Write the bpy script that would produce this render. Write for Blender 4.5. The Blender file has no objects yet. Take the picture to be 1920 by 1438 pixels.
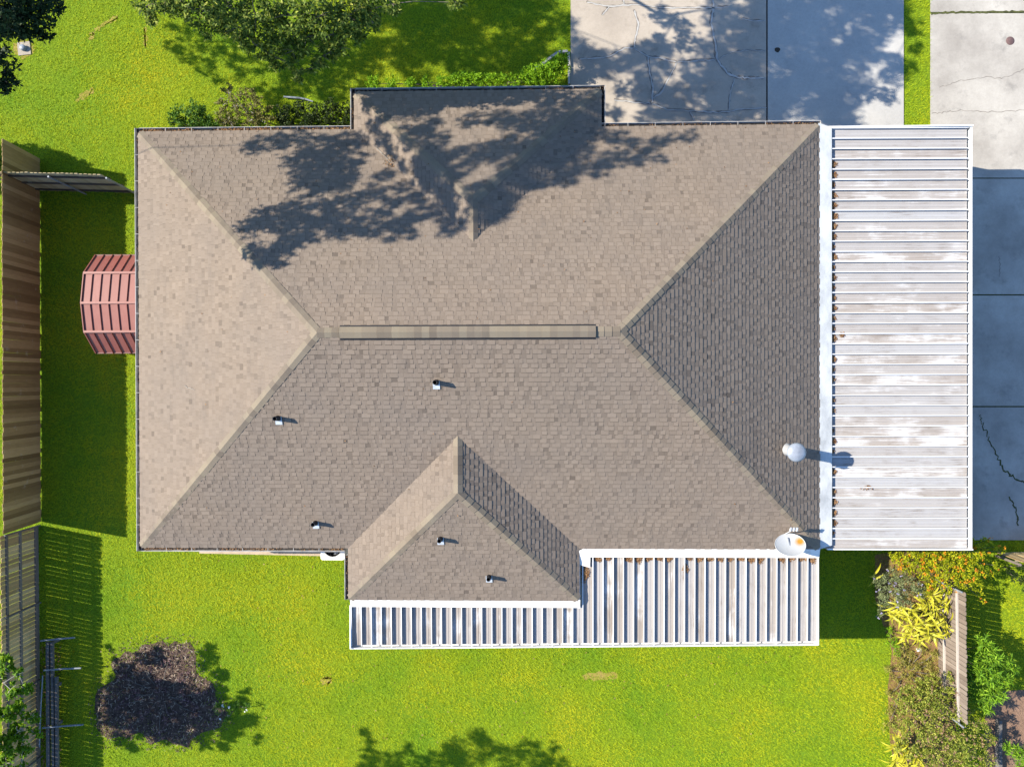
import bpy, math, random
import numpy as np
from mathutils import Matrix, Vector

random.seed(7)
rng = np.random.default_rng(11)
scene = bpy.context.scene
COL = scene.collection

# ------------------------------------------------------------------ camera
F_PX, CAM_H = 1340.0, 24.1
TX, TY, YAW = -.0231, -.0046, -.0027


def cam_rot():
    c, s = math.cos(YAW), math.sin(YAW); rz = np.array([[c, s, 0], [-s, c, 0], [0, 0, 1]])
    c, s = math.cos(TX), math.sin(TX); r1 = np.array([[c, 0, s], [0, 1, 0], [-s, 0, c]])
    c, s = math.cos(TY), math.sin(TY); r2 = np.array([[1, 0, 0], [0, c, s], [0, -s, c]])
    return r2 @ r1 @ rz


CR = cam_rot()
CRT = CR.T
cam_data = bpy.data.cameras.new('camera')
cam_data.sensor_width = 36.0
cam_data.sensor_fit = 'HORIZONTAL'
cam_data.lens = 36.0 * F_PX / 1920.0
cam_data.clip_end = 1500
cam = bpy.data.objects.new('camera', cam_data)
COL.objects.link(cam)
cam.matrix_world = Matrix.Translation((0, 0, CAM_H)) @ Matrix([list(r) for r in CRT]).to_4x4()
scene.camera = cam

# ------------------------------------------------------------------ sky, sun, exposure
SUN_EL = math.radians(36.2)
SUN_DIR = math.radians(-11.3)            # heading in which the light travels, on the ground
world = bpy.data.worlds.new('World')
scene.world = world
world.use_nodes = True
wn = world.node_tree
bg = wn.nodes['Background']
sky = wn.nodes.new('ShaderNodeTexSky')
sky.sky_type = 'NISHITA'
sky.sun_disc = False
sky.sun_elevation = SUN_EL
to_sun = SUN_DIR + math.pi
sky.sun_rotation = math.pi / 2 - to_sun
sky.ozone_density = 6.0
sky.dust_density = .2
wn.links.new(sky.outputs['Color'], bg.inputs['Color'])
bg.inputs['Strength'].default_value = 0.122
sun_data = bpy.data.lights.new('sun', 'SUN')
sun_data.energy = 4.6
sun_data.angle = math.radians(0.55)
sun_data.color = (1.0, .925, .80)
sun = bpy.data.objects.new('sun', sun_data)
COL.objects.link(sun)
ldir = Vector((math.cos(SUN_DIR) * math.cos(SUN_EL), math.sin(SUN_DIR) * math.cos(SUN_EL), -math.sin(SUN_EL)))
sun.rotation_euler = ldir.to_track_quat('-Z', 'Y').to_euler()
vs = scene.view_settings
vs.view_transform = 'Standard'
vs.look = 'None'
vs.gamma = 1
vs.exposure = 1.52
vs.use_curve_mapping = False
KX = math.cos(SUN_DIR) / math.tan(SUN_EL)
KY = math.sin(SUN_DIR) / math.tan(SUN_EL)


# ------------------------------------------------------------------ helpers
def P(px, py, z=0.0):
    """the point of the place at height z seen at a spot of the photograph"""
    d = CRT @ np.array([(px - 960) / F_PX, (719 - py) / F_PX, -1.0])
    return np.array([0, 0, CAM_H]) + d * (z - CAM_H) / d[2]


def pr(p):
    X = CR @ (np.array(p) - [0, 0, CAM_H])
    return 960 + F_PX * X[0] / -X[2], 719 - F_PX * X[1] / -X[2]


def link(o, parent=None):
    COL.objects.link(o)
    if parent is not None:
        o.parent = parent
    return o


def tag(o, label=None, cat=None, group=None, kind=None):
    if label: o['label'] = label
    if cat: o['category'] = cat
    if group: o['group'] = group
    if kind: o['kind'] = kind
    return o


def empty(name, loc=(0, 0, 0), **kw):
    o = bpy.data.objects.new(name, None)
    o.empty_display_size = .2
    o.location = loc
    link(o)
    return tag(o, **kw)


class MB:
    """collects faces, then links them as one mesh object"""
    def __init__(self):
        self.v, self.f, self.c, self.smooth = [], [], [], []

    def poly(self, pts, c=None, smooth=False):
        n = len(self.v)
        self.v.extend([tuple(map(float, p)) for p in pts])
        self.f.append(tuple(range(n, n + len(pts))))
        self.c.append(c); self.smooth.append(smooth)

    def faces(self, verts, faces, c=None, smooth=False):
        n = len(self.v)
        self.v.extend([tuple(map(float, p)) for p in verts])
        for q in faces:
            self.f.append(tuple(n + i for i in q)); self.c.append(c); self.smooth.append(smooth)

    def box(self, x0, x1, y0, y1, z0, z1, M=None, c=None):
        vs = [(x0, y0, z0), (x1, y0, z0), (x1, y1, z0), (x0, y1, z0), (x0, y0, z1), (x1, y0, z1), (x1, y1, z1), (x0, y1, z1)]
        if M is not None: vs = [M @ Vector(v) for v in vs]
        self.faces(vs, [(3, 2, 1, 0), (4, 5, 6, 7), (0, 1, 5, 4), (1, 2, 6, 5), (2, 3, 7, 6), (3, 0, 4, 7)], c)

    def bar(self, a, b, w, h, c=None):
        """a square bar from a to b"""
        a, b = Vector(a), Vector(b)
        d = (b - a).normalized()
        up = Vector((0, 0, 1)) if abs(d.z) < .95 else Vector((0, 1, 0))
        s = d.cross(up).normalized() * (w / 2)
        u = s.cross(d).normalized() * (h / 2)
        vs = [a - s - u, a + s - u, a + s + u, a - s + u, b - s - u, b + s - u, b + s + u, b - s + u]
        self.faces(vs, [(0, 1, 2, 3), (7, 6, 5, 4), (0, 4, 5, 1), (1, 5, 6, 2), (2, 6, 7, 3), (3, 7, 4, 0)], c)

    def tube(self, pts, radii, n=7, cap=True, c=None):
        pts = [Vector(p) for p in pts]
        rings = []
        for i, p in enumerate(pts):
            d = (pts[min(i + 1, len(pts) - 1)] - pts[max(i - 1, 0)]).normalized()
            up = Vector((0, 0, 1)) if abs(d.z) < .9 else Vector((1, 0, 0))
            s = d.cross(up).normalized(); u = s.cross(d)
            rings.append([p + (s * math.cos(t) + u * math.sin(t)) * radii[i] for t in [2 * math.pi * k / n for k in range(n)]])
        vs = [v for r in rings for v in r]
        fs = [(i * n + k, i * n + (k + 1) % n, (i + 1) * n + (k + 1) % n, (i + 1) * n + k) for i in range(len(pts) - 1) for k in range(n)]
        self.faces(vs, fs, c, True)
        if cap:
            self.faces(rings[-1], [tuple(range(n))], c)
            self.faces(rings[0], [tuple(range(n))[::-1]], c)

    def lathe(self, profile, n=20, center=(0, 0, 0), c=None, smooth=True):
        cx, cy, cz = center
        vs = [(cx + r * math.cos(2 * math.pi * k / n), cy + r * math.sin(2 * math.pi * k / n), cz + z) for r, z in profile for k in range(n)]
        fs = [(i * n + k, i * n + (k + 1) % n, (i + 1) * n + (k + 1) % n, (i + 1) * n + k) for i in range(len(profile) - 1) for k in range(n)]
        self.faces(vs, fs, c, smooth)

    def mesh(self, name, material=None):
        me = bpy.data.meshes.new(name)
        me.from_pydata(self.v, [], self.f)
        if any(c is not None for c in self.c):
            at = me.attributes.new('tint', 'FLOAT', 'FACE')
            at.data.foreach_set('value', [0.5 if c is None else float(c) for c in self.c])
        if any(self.smooth):
            me.polygons.foreach_set('use_smooth', self.smooth)
        if material: me.materials.append(material)
        me.update()
        return me

    def build(self, name, material=None, parent=None, **kw):
        o = bpy.data.objects.new(name, self.mesh(name, material))
        link(o, parent)
        return tag(o, **kw)


def np_mesh(name, verts, n_per, tint=None, material=None):
    """polygons of n_per corners, none shared, from an (N*n_per,3) array; tint is one value per polygon"""
    verts = np.asarray(verts, dtype=np.float32).reshape(-1, 3)
    nf = len(verts) // n_per
    me = bpy.data.meshes.new(name)
    me.vertices.add(len(verts)); me.vertices.foreach_set('co', verts.ravel())
    me.loops.add(len(verts)); me.loops.foreach_set('vertex_index', np.arange(len(verts), dtype=np.int32))
    me.polygons.add(nf); me.polygons.foreach_set('loop_start', np.arange(0, nf * n_per, n_per, dtype=np.int32))
    if tint is not None:
        at = me.attributes.new('tint', 'FLOAT', 'FACE')
        at.data.foreach_set('value', np.asarray(tint, dtype=np.float32))
    if material: me.materials.append(material)
    me.update(calc_edges=True)
    return me


def leaf_verts(pos, L, W, flat=.5, direc=None, droop=0.0):
    """four-cornered leaves: random directions unless given; flat=1 lies level"""
    n = len(pos)
    if direc is None:
        a = rng.uniform(0, 2 * np.pi, n)
        t = rng.normal(0, 1, n) * (1 - flat) * .9 - droop
        d = np.stack([np.cos(a) * np.cos(t), np.sin(a) * np.cos(t), np.sin(t)], 1)
    else:
        d = direc / np.linalg.norm(direc, axis=1, keepdims=True)
    r = rng.normal(0, 1, (n, 3)) * (1 - flat) + np.array([0, 0, 1.0]) * (flat + .15)
    s = np.cross(d, r); s /= np.linalg.norm(s, axis=1, keepdims=True) + 1e-9
    L = (L * rng.uniform(.7, 1.25, n))[:, None]; W = (W * rng.uniform(.7, 1.25, n))[:, None]
    return np.stack([pos, pos + d * L * .45 + s * W * .5, pos + d * L, pos + d * L * .45 - s * W * .5], 1).reshape(-1, 3)


# ------------------------------------------------------------------ materials
class NT:
    def __init__(self, name, rough=.8, spec=.3):
        self.m = bpy.data.materials.new(name)
        self.m.use_nodes = True
        self.t = self.m.node_tree
        self.b = self.t.nodes['Principled BSDF']
        self.b.inputs['Roughness'].default_value = rough
        self.b.inputs['Specular IOR Level'].default_value = spec

    def n(self, typ, **inp):
        nd = self.t.nodes.new(typ)
        for k, v in inp.items():
            self.put(nd, k, v)
        return nd

    def put(self, nd, k, v):
        s = nd.inputs[k] if not isinstance(k, int) else nd.inputs[k]
        if isinstance(v, bpy.types.NodeSocket): self.t.links.new(v, s)
        else: s.default_value = v

    def pos(self, scale=(1, 1, 1), obj=False, rot=(0, 0, 0)):
        if obj:
            src = self.n('ShaderNodeTexCoord').outputs['Object']
        else:
            src = self.n('ShaderNodeNewGeometry').outputs['Position']
        mp = self.n('ShaderNodeMapping')
        self.t.links.new(src, mp.inputs['Vector'])
        mp.inputs['Scale'].default_value = scale
        mp.inputs['Rotation'].default_value = rot
        return mp.outputs['Vector']

    def noise(self, vec, scale, detail=4, rough=.55):
        nd = self.n('ShaderNodeTexNoise', Scale=scale, Detail=detail, Roughness=rough)
        self.t.links.new(vec, nd.inputs['Vector'])
        return nd.outputs['Fac']

    def ramp(self, fac, stops):
        nd = self.n('ShaderNodeValToRGB')
        self.t.links.new(fac, nd.inputs['Fac'])
        cr = nd.color_ramp
        while len(cr.elements) < len(stops): cr.elements.new(.5)
        for e, (p, c) in zip(cr.elements, stops):
            e.position = p
            e.color = (*c, 1) if isinstance(c, tuple) else (c, c, c, 1)
        return nd.outputs['Color']

    def mix(self, fac, a, b, mode='MIX'):
        nd = self.n('ShaderNodeMix')
        nd.data_type = 'RGBA'; nd.blend_type = mode
        for sock, v in ((nd.inputs[0], fac), (nd.inputs[6], a), (nd.inputs[7], b)):
            if isinstance(v, bpy.types.NodeSocket): self.t.links.new(v, sock)
            elif isinstance(v, tuple): sock.default_value = (*v, 1)
            else: sock.default_value = v
        return nd.outputs[2]

    def math(self, op, a, b=0.0):
        nd = self.n('ShaderNodeMath'); nd.operation = op
        for i, v in enumerate((a, b)):
            if isinstance(v, bpy.types.NodeSocket): self.t.links.new(v, nd.inputs[i])
            else: nd.inputs[i].default_value = v
        return nd.outputs[0]

    def attr(self, name='tint'):
        nd = self.n('ShaderNodeAttribute'); nd.attribute_name = name
        return nd.outputs['Fac']

    def rand(self):
        return self.n('ShaderNodeObjectInfo').outputs['Random']

    def color(self, c):
        self.put(self.b, 'Base Color', c if isinstance(c, bpy.types.NodeSocket) else (*c, 1))
        return self

    def bump(self, h, strength=.4, dist=.02):
        nd = self.n('ShaderNodeBump', Strength=strength, Distance=dist)
        self.t.links.new(h, nd.inputs['Height'])
        self.t.links.new(nd.outputs['Normal'], self.b.inputs['Normal'])
        return self

    def translucent(self, col, fac=.35):
        out = self.t.nodes['Material Output']
        tr = self.n('ShaderNodeBsdfTranslucent')
        self.put(tr, 'Color', col)
        mx = self.n('ShaderNodeMixShader'); mx.inputs[0].default_value = fac
        self.t.links.new(self.b.outputs[0], mx.inputs[1]); self.t.links.new(tr.outputs[0], mx.inputs[2])
        self.t.links.new(mx.outputs[0], out.inputs[0])
        return self


def plain(name, col, rough=.7, var=.25, scale=6.0, metal=0.0):
    k = NT(name, rough)
    n = k.noise(k.pos(), scale, 5)
    k.color(k.ramp(n, [(.3, tuple(c * (1 - var) for c in col)), (.7, tuple(c * (1 + var) for c in col))]))
    k.b.inputs['Metallic'].default_value = metal
    return k.m


def shingle_mat(name, lo, mid, hi, objrand=False):
    k = NT(name, .92, .15)
    src = k.rand() if objrand else k.attr()
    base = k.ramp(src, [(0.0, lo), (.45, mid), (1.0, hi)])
    fine = k.noise(k.pos(), 160, 3, .7)
    big = k.noise(k.pos(), .55, 4, .6)
    c = k.mix(.55, base, k.ramp(fine, [(.25, .45), (.75, .75)]), 'OVERLAY')
    c = k.mix(k.ramp(big, [(.35, 0.0), (.7, .35)]), c, (.125, .107, .092))
    streak = k.noise(k.pos((1.2, .25, 1)), 3.0, 4, .6)
    c = k.mix(k.ramp(streak, [(.56, 0.0), (.8, .3)]), c, (.070, .061, .055))
    k.color(c).bump(fine, .35, .004)
    return k.m


M = {}
M['shingle'] = shingle_mat('roof_shingle', (.044, .034, .026), (.133, .104, .079), (.166, .131, .100))
M['cap'] = shingle_mat('hip_cap_shingle', (.104, .083, .061), (.138, .112, .081), (.163, .135, .095), True)
M['deck'] = plain('roof_deck', (.09, .07, .055), .95)
M['white'] = plain('white_trim', (.62, .61, .58), .45, .08, 3)
M['fascia'] = plain('cream_fascia', (.52, .45, .36), .6, .1, 3)
M['gutter'] = plain('white_gutter', (.34, .325, .30), .5, .25, 4)
M['gutter_in'] = plain('gutter_dirt', (.022, .018, .016), .95, .5, 20)
M['black'] = plain('black_rubber', (.012, .012, .013), .6, .3)
M['leadgrey'] = plain('vent_flashing', (.36, .39, .42), .45, .2, 9)
M['galv'] = plain('galvanised_metal', (.22, .24, .27), .4, .15, 8, .2)
M['dish'] = plain('dish_paint', (.38, .39, .39), .35, .06, 4)


def brick_mat():
    k = NT('brick_wall', .9)
    b = k.n('ShaderNodeTexBrick', Scale=4.0)
    k.t.links.new(k.pos(obj=True, rot=(math.pi / 2, 0, 0)), b.inputs['Vector'])
    b.inputs['Color1'].default_value = (.30, .17, .12, 1); b.inputs['Color2'].default_value = (.24, .13, .10, 1)
    b.inputs['Mortar'].default_value = (.42, .40, .36, 1)
    k.color(b.outputs['Color'])
    return k.m


def pan_mat(name, axis):
    """weathered white pan roof: long streaks of grime along each panel"""
    k = NT(name, .42, .4)
    r = k.rand()
    sc = (.42, 13, 1) if axis == 'x' else (13, .42, 1)
    off = k.n('ShaderNodeVectorMath'); off.operation = 'ADD'
    k.t.links.new(k.pos(), off.inputs[0])
    cmb = k.n('ShaderNodeCombineXYZ'); k.put(cmb, 'Z', k.math('MULTIPLY', r, 40.0))
    k.t.links.new(cmb.outputs[0], off.inputs[1])
    mp = k.n('ShaderNodeMapping'); k.t.links.new(off.outputs[0], mp.inputs['Vector']); mp.inputs['Scale'].default_value = sc
    streak = k.noise(mp.outputs['Vector'], 2.2, 6, .68)
    patch = k.noise(off.outputs[0], .9, 4, .6)
    amt = k.math('ADD', k.math('MULTIPLY', r, .34), k.math('MULTIPLY', patch, .9))
    amt = k.math('ADD', amt, k.math('MULTIPLY', streak, .85))
    tone = k.mix(r, (.27, .24, .212), (.31, .31, .31)) if axis == 'x' else k.mix(r, (.225, .19, .155), (.29, .275, .26))
    c = k.mix(k.ramp(amt, [(.80, 0.0), (1.0, .93)]) if False else k.ramp(k.math('SUBTRACT', amt, .45), [(.26, 0.0), (.50, 1.0)]), (.52, .52, .51), tone)
    dark = k.noise(mp.outputs['Vector'], 3.4, 8, .75)
    spot = k.noise(off.outputs[0], 1.7, 3, .5)
    dk = k.math('MULTIPLY', k.ramp(dark, [(.50, 0.0), (.62, 1.0)]), k.ramp(spot, [(.46, 0.0), (.64, .75)]))
    c = k.mix(dk, c, (.115, .085, .06))
    c = k.mix(k.attr(), c, (.58, .58, .57))
    k.color(c)
    return k.m


M['pan_x'] = pan_mat('carport_panel_paint', 'x')
M['pan_y'] = pan_mat('patio_panel_paint', 'y')


def flashing_mat():
    k = NT('white_flashing', .5, .35)
    n = k.noise(k.pos((1, 1, 1)), 2.4, 6, .7)
    c = k.mix(k.ramp(n, [(.45, 0.0), (.72, .8)]), (.62, .60, .55), (.40, .36, .30))
    k.color(c)
    return k.m


M['flash'] = flashing_mat()


def flashing_grey():
    k = NT('dull_metal_flashing', .5, .35)
    n = k.noise(k.pos((1, .5, 1)), 2.0, 6, .65)
    k.color(k.ramp(n, [(.3, (.25, .26, .26)), (.55, (.40, .41, .40)), (.75, (.47, .47, .45))]))
    return k.m


M['flash_grey'] = flashing_grey()


def wood_mat(name, cols, axis=2, wear=.3):
    k = NT(name, .85, .2)
    r = k.rand()
    base = k.ramp(r, [(0, cols[0]), (.5, cols[1]), (1, cols[2])])
    s = [26, 26, 26]; s[axis] = 1.6
    g = k.noise(k.pos(tuple(s)), 1.0, 5, .65)
    c = k.mix(.6, base, k.ramp(g, [(.25, .36), (.7, .62)]), 'OVERLAY')
    w = k.noise(k.pos(), 3.0, 6, .7)
    c = k.mix(k.ramp(w, [(.60, 0.0), (.72, wear)]), c, (.36, .32, .26))
    k.color(c).bump(g, .3, .006)
    return k.m


M['fence_brown'] = wood_mat('weathered_brown_board', ((.14, .088, .034), (.24, .158, .066), (.36, .25, .115)), 2, .5)
M['fence_grey'] = wood_mat('weathered_grey_board', ((.29, .195, .088), (.38, .265, .125), (.46, .335, .17)), 2, .35)
M['fence_side'] = wood_mat('sun_bleached_board', ((.115, .088, .068), (.15, .118, .092), (.185, .148, .118)), 2, .2)
M['rail'] = wood_mat('fence_rail_wood', ((.12, .10, .082), (.15, .125, .105), (.17, .145, .12)), 1, .4)
M['rail_pale'] = wood_mat('pale_rail_wood', ((.24, .21, .18), (.28, .245, .21), (.31, .275, .24)), 1, .2)
M['rail_x'] = wood_mat('gate_rail_wood', ((.05, .038, .026), (.07, .05, .035), (.085, .062, .04)), 0, .25)
M['gate_board'] = wood_mat('gate_board_wood', ((.28, .22, .11), (.33, .26, .14), (.38, .30, .17)), 2, .3)


def concrete(name, lo, hi, stain=(.16, .145, .125), amt=.5):
    k = NT(name, .9, .2)
    p = k.pos()
    big = k.noise(p, .6, 6, .62)
    fine = k.noise(p, 14, 6, .75)
    c = k.ramp(big, [(.3, lo), (.68, hi)])
    c = k.mix(.5, c, k.ramp(fine, [(.25, .40), (.75, .60)]), 'OVERLAY')
    st = k.noise(p, 1.3, 7, .7)
    c = k.mix(k.ramp(st, [(.56, 0.0), (.74, amt)]), c, stain)
    sp = k.noise(p, 42, 2, .5)
    c = k.mix(k.ramp(sp, [(.70, 0.0), (.76, .55)]), c, (.09, .08, .07))
    k.color(c).bump(fine, .15, .01)
    return k.m


M['concrete_old'] = concrete('old_driveway_concrete', (.255, .22, .18), (.345, .30, .245), (.15, .125, .095), .65)
M['concrete_new'] = concrete('smooth_driveway_concrete', (.285, .275, .255), (.345, .33, .30), (.23, .22, .20), .55)
M['concrete_side'] = concrete('side_driveway_concrete', (.22, .20, .172), (.36, .335, .29), (.17, .158, .14), .8)
M['seal'] = plain('crack_filler', (.31, .30, .28), .8, .15, 8)
M['joint'] = plain('joint_dirt', (.035, .028, .02), .95, .4, 15)
M['crack_rim'] = plain('crack_rim_dirt', (.15, .13, .11), .95, .3, 15)
M['moss'] = plain('joint_moss', (.05, .055, .015), .95, .5, 9)


def lawn_mat():
    k = NT('lawn_soil', .95, .1)
    p = k.pos()
    n = k.noise(p, .35, 5, .6); f = k.noise(p, 9, 6, .7)
    c = k.ramp(n, [(.3, (.075, .150, .008)), (.7, (.140, .185, .008))])
    c = k.mix(.6, c, k.ramp(f, [(.3, .25), (.7, .7)]), 'OVERLAY')
    k.color(c).bump(f, .6, .05)
    return k.m


def blade_mat():
    k = NT('grass_blade', .75, .12)
    p = k.pos()
    n = k.noise(p, .33, 5, .62)
    n2 = k.noise(p, 2.6, 4, .6)
    t = k.attr()
    c = k.ramp(n, [(.34, (.170, .310, .010)), (.5, (.310, .385, .010)), (.66, (.445, .425, .012))])
    c = k.mix(k.ramp(n2, [(.4, 0.0), (.72, .5)]), c, (.33, .39, .010))
    c = k.mix(k.ramp(t, [(0.0, .45), (.38, 0.0)]), c, (.05, .14, .008))
    c = k.mix(k.ramp(t, [(.92, 0.0), (1.0, .25)]), c, (.36, .33, .07))
    k.color(c).translucent(c, .3)
    return k.m


def leaf_mat(name, dark, mid, light, tr=.3, rough=.62):
    k = NT(name, rough, .16)
    t = k.attr()
    c = k.ramp(t, [(0.0, dark), (.55, mid), (1.0, light)])
    k.color(c).translucent(c, tr)
    return k.m


M['lawn'] = lawn_mat()
M['blade'] = blade_mat()
M['oak_leaf'] = leaf_mat('oak_leaf', (.022, .055, .008), (.105, .155, .020), (.40, .41, .075))
M['tall_leaf'] = leaf_mat('dark_leaf', (.010, .022, .010), (.020, .042, .014), (.05, .085, .03), .15)
M['lime_leaf'] = leaf_mat('lime_leaf', (.035, .095, .004), (.11, .22, .008), (.26, .36, .012), .4)
M['shrub_leaf'] = leaf_mat('shrub_leaf', (.018, .055, .006), (.05, .12, .010), (.12, .21, .02), .25)
M['olive_leaf'] = leaf_mat('olive_leaf', (.06, .062, .014), (.14, .135, .035), (.25, .21, .07), .25)
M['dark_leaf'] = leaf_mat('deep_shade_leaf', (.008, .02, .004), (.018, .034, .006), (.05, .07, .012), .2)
M['hedge_leaf'] = leaf_mat('hedge_leaf', (.05, .14, .004), (.15, .29, .006), (.27, .42, .010), .3)
M['lantana_leaf'] = leaf_mat('flowering_bush_leaf', (.08, .14, .004), (.27, .30, .006), (.48, .43, .012), .35)
M['orange_petal'] = leaf_mat('orange_petal', (.42, .15, .008), (.55, .20, .01), (.60, .28, .015), .3)
M['grey_leaf'] = leaf_mat('grey_green_leaf', (.06, .085, .025), (.15, .18, .07), (.30, .32, .16), .25)
M['lilac_petal'] = leaf_mat('lilac_petal', (.26, .22, .38), (.34, .30, .46), (.46, .42, .55), .3)
M['ruddy_leaf'] = leaf_mat('ruddy_shrub_leaf', (.06, .095, .010), (.19, .225, .024), (.36, .32, .07), .25)
M['ruddy_tip'] = leaf_mat('ruddy_shrub_tip', (.16, .095, .05), (.24, .145, .08), (.31, .20, .12), .25)
M['oleander_leaf'] = leaf_mat('glossy_long_leaf', (.05, .125, .008), (.13, .25, .012), (.25, .38, .025), .3)
M['weed_leaf'] = leaf_mat('weed_leaf', (.10, .10, .015), (.22, .21, .035), (.36, .30, .09), .25)
M['bark'] = plain('bark', (.10, .085, .07), .95, .4, 12)
M['pale_bark'] = plain('pale_bark', (.26, .24, .21), .9, .3, 10)
M['litter'] = leaf_mat('dead_leaf', (.10, .045, .018), (.20, .105, .045), (.30, .19, .10), .1, .9)


def variegated():
    k = NT('variegated_leaf', .45, .35)
    uv = k.n('ShaderNodeTexCoord').outputs['Object']
    sp = k.n('ShaderNodeSeparateXYZ'); k.t.links.new(uv, sp.inputs[0])
    across = k.math('ABSOLUTE', sp.outputs['Y'])
    n = k.noise(k.pos((3, 60, 3), True), 1.4, 3)
    s = k.math('ADD', k.math('MULTIPLY', across, 14.0), k.math('MULTIPLY', n, .9))
    c = k.ramp(s, [(.42, (.16, .22, .01)), (.60, (.46, .43, .018)), (.9, (.58, .54, .10))])
    c = k.mix(k.math('MULTIPLY', k.rand(), .45), c, (.44, .37, .01))
    k.color(c).translucent(c, .3)
    return k.m


M['ginger'] = variegated()


def soil(name, a, b, sc=5.0):
    k = NT(name, .95, .1)
    p = k.pos()
    n = k.noise(p, sc, 8, .7); g = k.noise(p, sc * 7, 4, .7)
    c = k.mix(.6, k.ramp(n, [(.32, a), (.68, b)]), k.ramp(g, [(.3, .3), (.7, .68)]), 'OVERLAY')
    k.color(c).bump(g, .8, .04)
    return k.m


M['mulch'] = soil('mulch_soil', (.04, .026, .021), (.13, .088, .066))
M['chip'] = leaf_mat('bark_chip', (.028, .018, .015), (.10, .068, .052), (.26, .19, .14), .02, .95)
M['bedsoil'] = soil('bed_soil', (.11, .075, .028), (.23, .135, .06), 2.2)
M['bare'] = soil('bare_soil', (.19, .18, .025), (.27, .20, .06), 3.0)
M['paver'] = soil('brown_paving', (.14, .085, .055), (.22, .14, .095), 3.0)


def shed_mat():
    k = NT('red_shed_paint', .5, .4)
    r = k.rand()
    n = k.noise(k.pos((3, 1, 1)), 3.0, 5, .65)
    c = k.mix(k.ramp(n, [(.35, 0.0), (.7, .5)]), (.19, .054, .038), (.24, .092, .068))
    c = k.mix(k.math('MULTIPLY', r, .3), c, (.15, .055, .04))
    k.color(c)
    return k.m


M['shed'] = shed_mat()
M['shed_dark'] = plain('shed_seam_paint', (.10, .03, .024), .5, .15)
M['pipe'] = plain('grey_pipe', (.17, .19, .21), .45, .2, 10)
M['old_post'] = plain('old_timber', (.10, .092, .085), .9, .35, 9)
M['glass'] = plain('window_glass', (.02, .025, .03), .08, .1)
M['brick'] = brick_mat()
M['soffit'] = plain('soffit_paint', (.45, .42, .37), .7, .05)

# ================================================================== THE SETTING
EAVE, K = 2.6, .459                       # eave height, roof pitch
XL, XR, YB, YT = -11.83, 8.67, -5.04, 7.56          # main roof
WL, WR, WB = -5.45, 1.49, -6.61                     # rear wing (towards the lower edge of the photo)
UL, UR, UT = -5.22, 2.18, 8.69                      # front wing
RUN, RW, RU = (YT - YB) / 2, (WR - WL) / 2, (UR - UL) / 2
YM = (YT + YB) / 2
WX, UX = (WL + WR) / 2, (UL + UR) / 2


def roof_z(x, y, which='all'):
    """height of the roof surface over a spot, 0 outside"""
    hs = [0.0]
    if which in ('all', 'main') and XL <= x <= XR and YB <= y <= YT:
        hs.append(EAVE + K * min(x - XL, XR - x, y - YB, YT - y))
    if which in ('all', 'wing') and WL <= x <= WR and WB <= y <= YB + RW + .2:
        hs.append(EAVE + K * min(x - WL, WR - x, y - WB))
    if which in ('all', 'wing') and UL <= x <= UR and YT - RU - .2 <= y <= UT:
        hs.append(EAVE + K * min(x - UL, UR - x, UT - y))
    return max(hs)


def P_roof(px, py):
    z = EAVE
    for _ in range(12):
        q = P(px, py, z)
        z = .5 * z + .5 * max(roof_z(q[0], q[1]), 2.4)
    return P(px, py, z)


def sheet(name, pts, z, material, parent=None, depth=0.0, **kw):
    m = MB()
    top = [(p[0], p[1], z) for p in pts]
    m.poly(top)
    if depth:
        n = len(pts)
        for i in range(n):
            a, b = top[i], top[(i + 1) % n]
            m.poly([a, (a[0], a[1], z - depth), (b[0], b[1], z - depth), b])
    return m.build(name, material, parent, **kw)


def ccw(pts):
    a = sum(pts[i][0] * pts[(i + 1) % len(pts)][1] - pts[(i + 1) % len(pts)][0] * pts[i][1] for i in range(len(pts)))
    return pts if a > 0 else pts[::-1]


def blob(px, py, rx, ry, n=26, rough=.18, seed=0):
    """an irregular outline round a spot of the ground, sizes in photo pixels"""
    r = random.Random(seed)
    ph = [r.uniform(0, 6.28) for _ in range(4)]
    out = []
    for i in range(n):
        t = 2 * math.pi * i / n
        k = 1 + rough * (math.sin(2 * t + ph[0]) * .5 + math.sin(3 * t + ph[1]) * .6 + math.sin(5 * t + ph[2]) * .4 + math.sin(9 * t + ph[3]) * .3) + r.uniform(-.06, .06)
        out.append(P(px + rx * k * math.cos(t), py + ry * k * math.sin(t))[:2])
    return ccw(out)


sheet('lawn', [(-260, -260), (260, -260), (260, 260), (-260, 260)], 0.0, M['lawn'], kind='structure')

# ---- the driveway in front of the house: two slabs, sealed cracks on the old one
driveway = empty('driveway', (0, 0, 0), kind='structure')


def slab(name, pts, material, parent, z=.035):
    return sheet(name, ccw([tuple(p[:2]) for p in pts]), z, material, parent, .12)


def px_slab(name, x0, y0, x1, y1, material, parent, z=.035):
    return slab(name, [P(x0, y0), P(x1, y0), P(x1, y1), P(x0, y1)], material, parent, z)


px_slab('concrete_slab', 1070, -160, 1436, 300, M['concrete_old'], driveway)
px_slab('concrete_slab', 1439, -160, 1693.5, 270, M['concrete_new'], driveway)
px_slab('joint_filling', 1434, -160, 1441, 300, M['joint'], driveway, .012)


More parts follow.
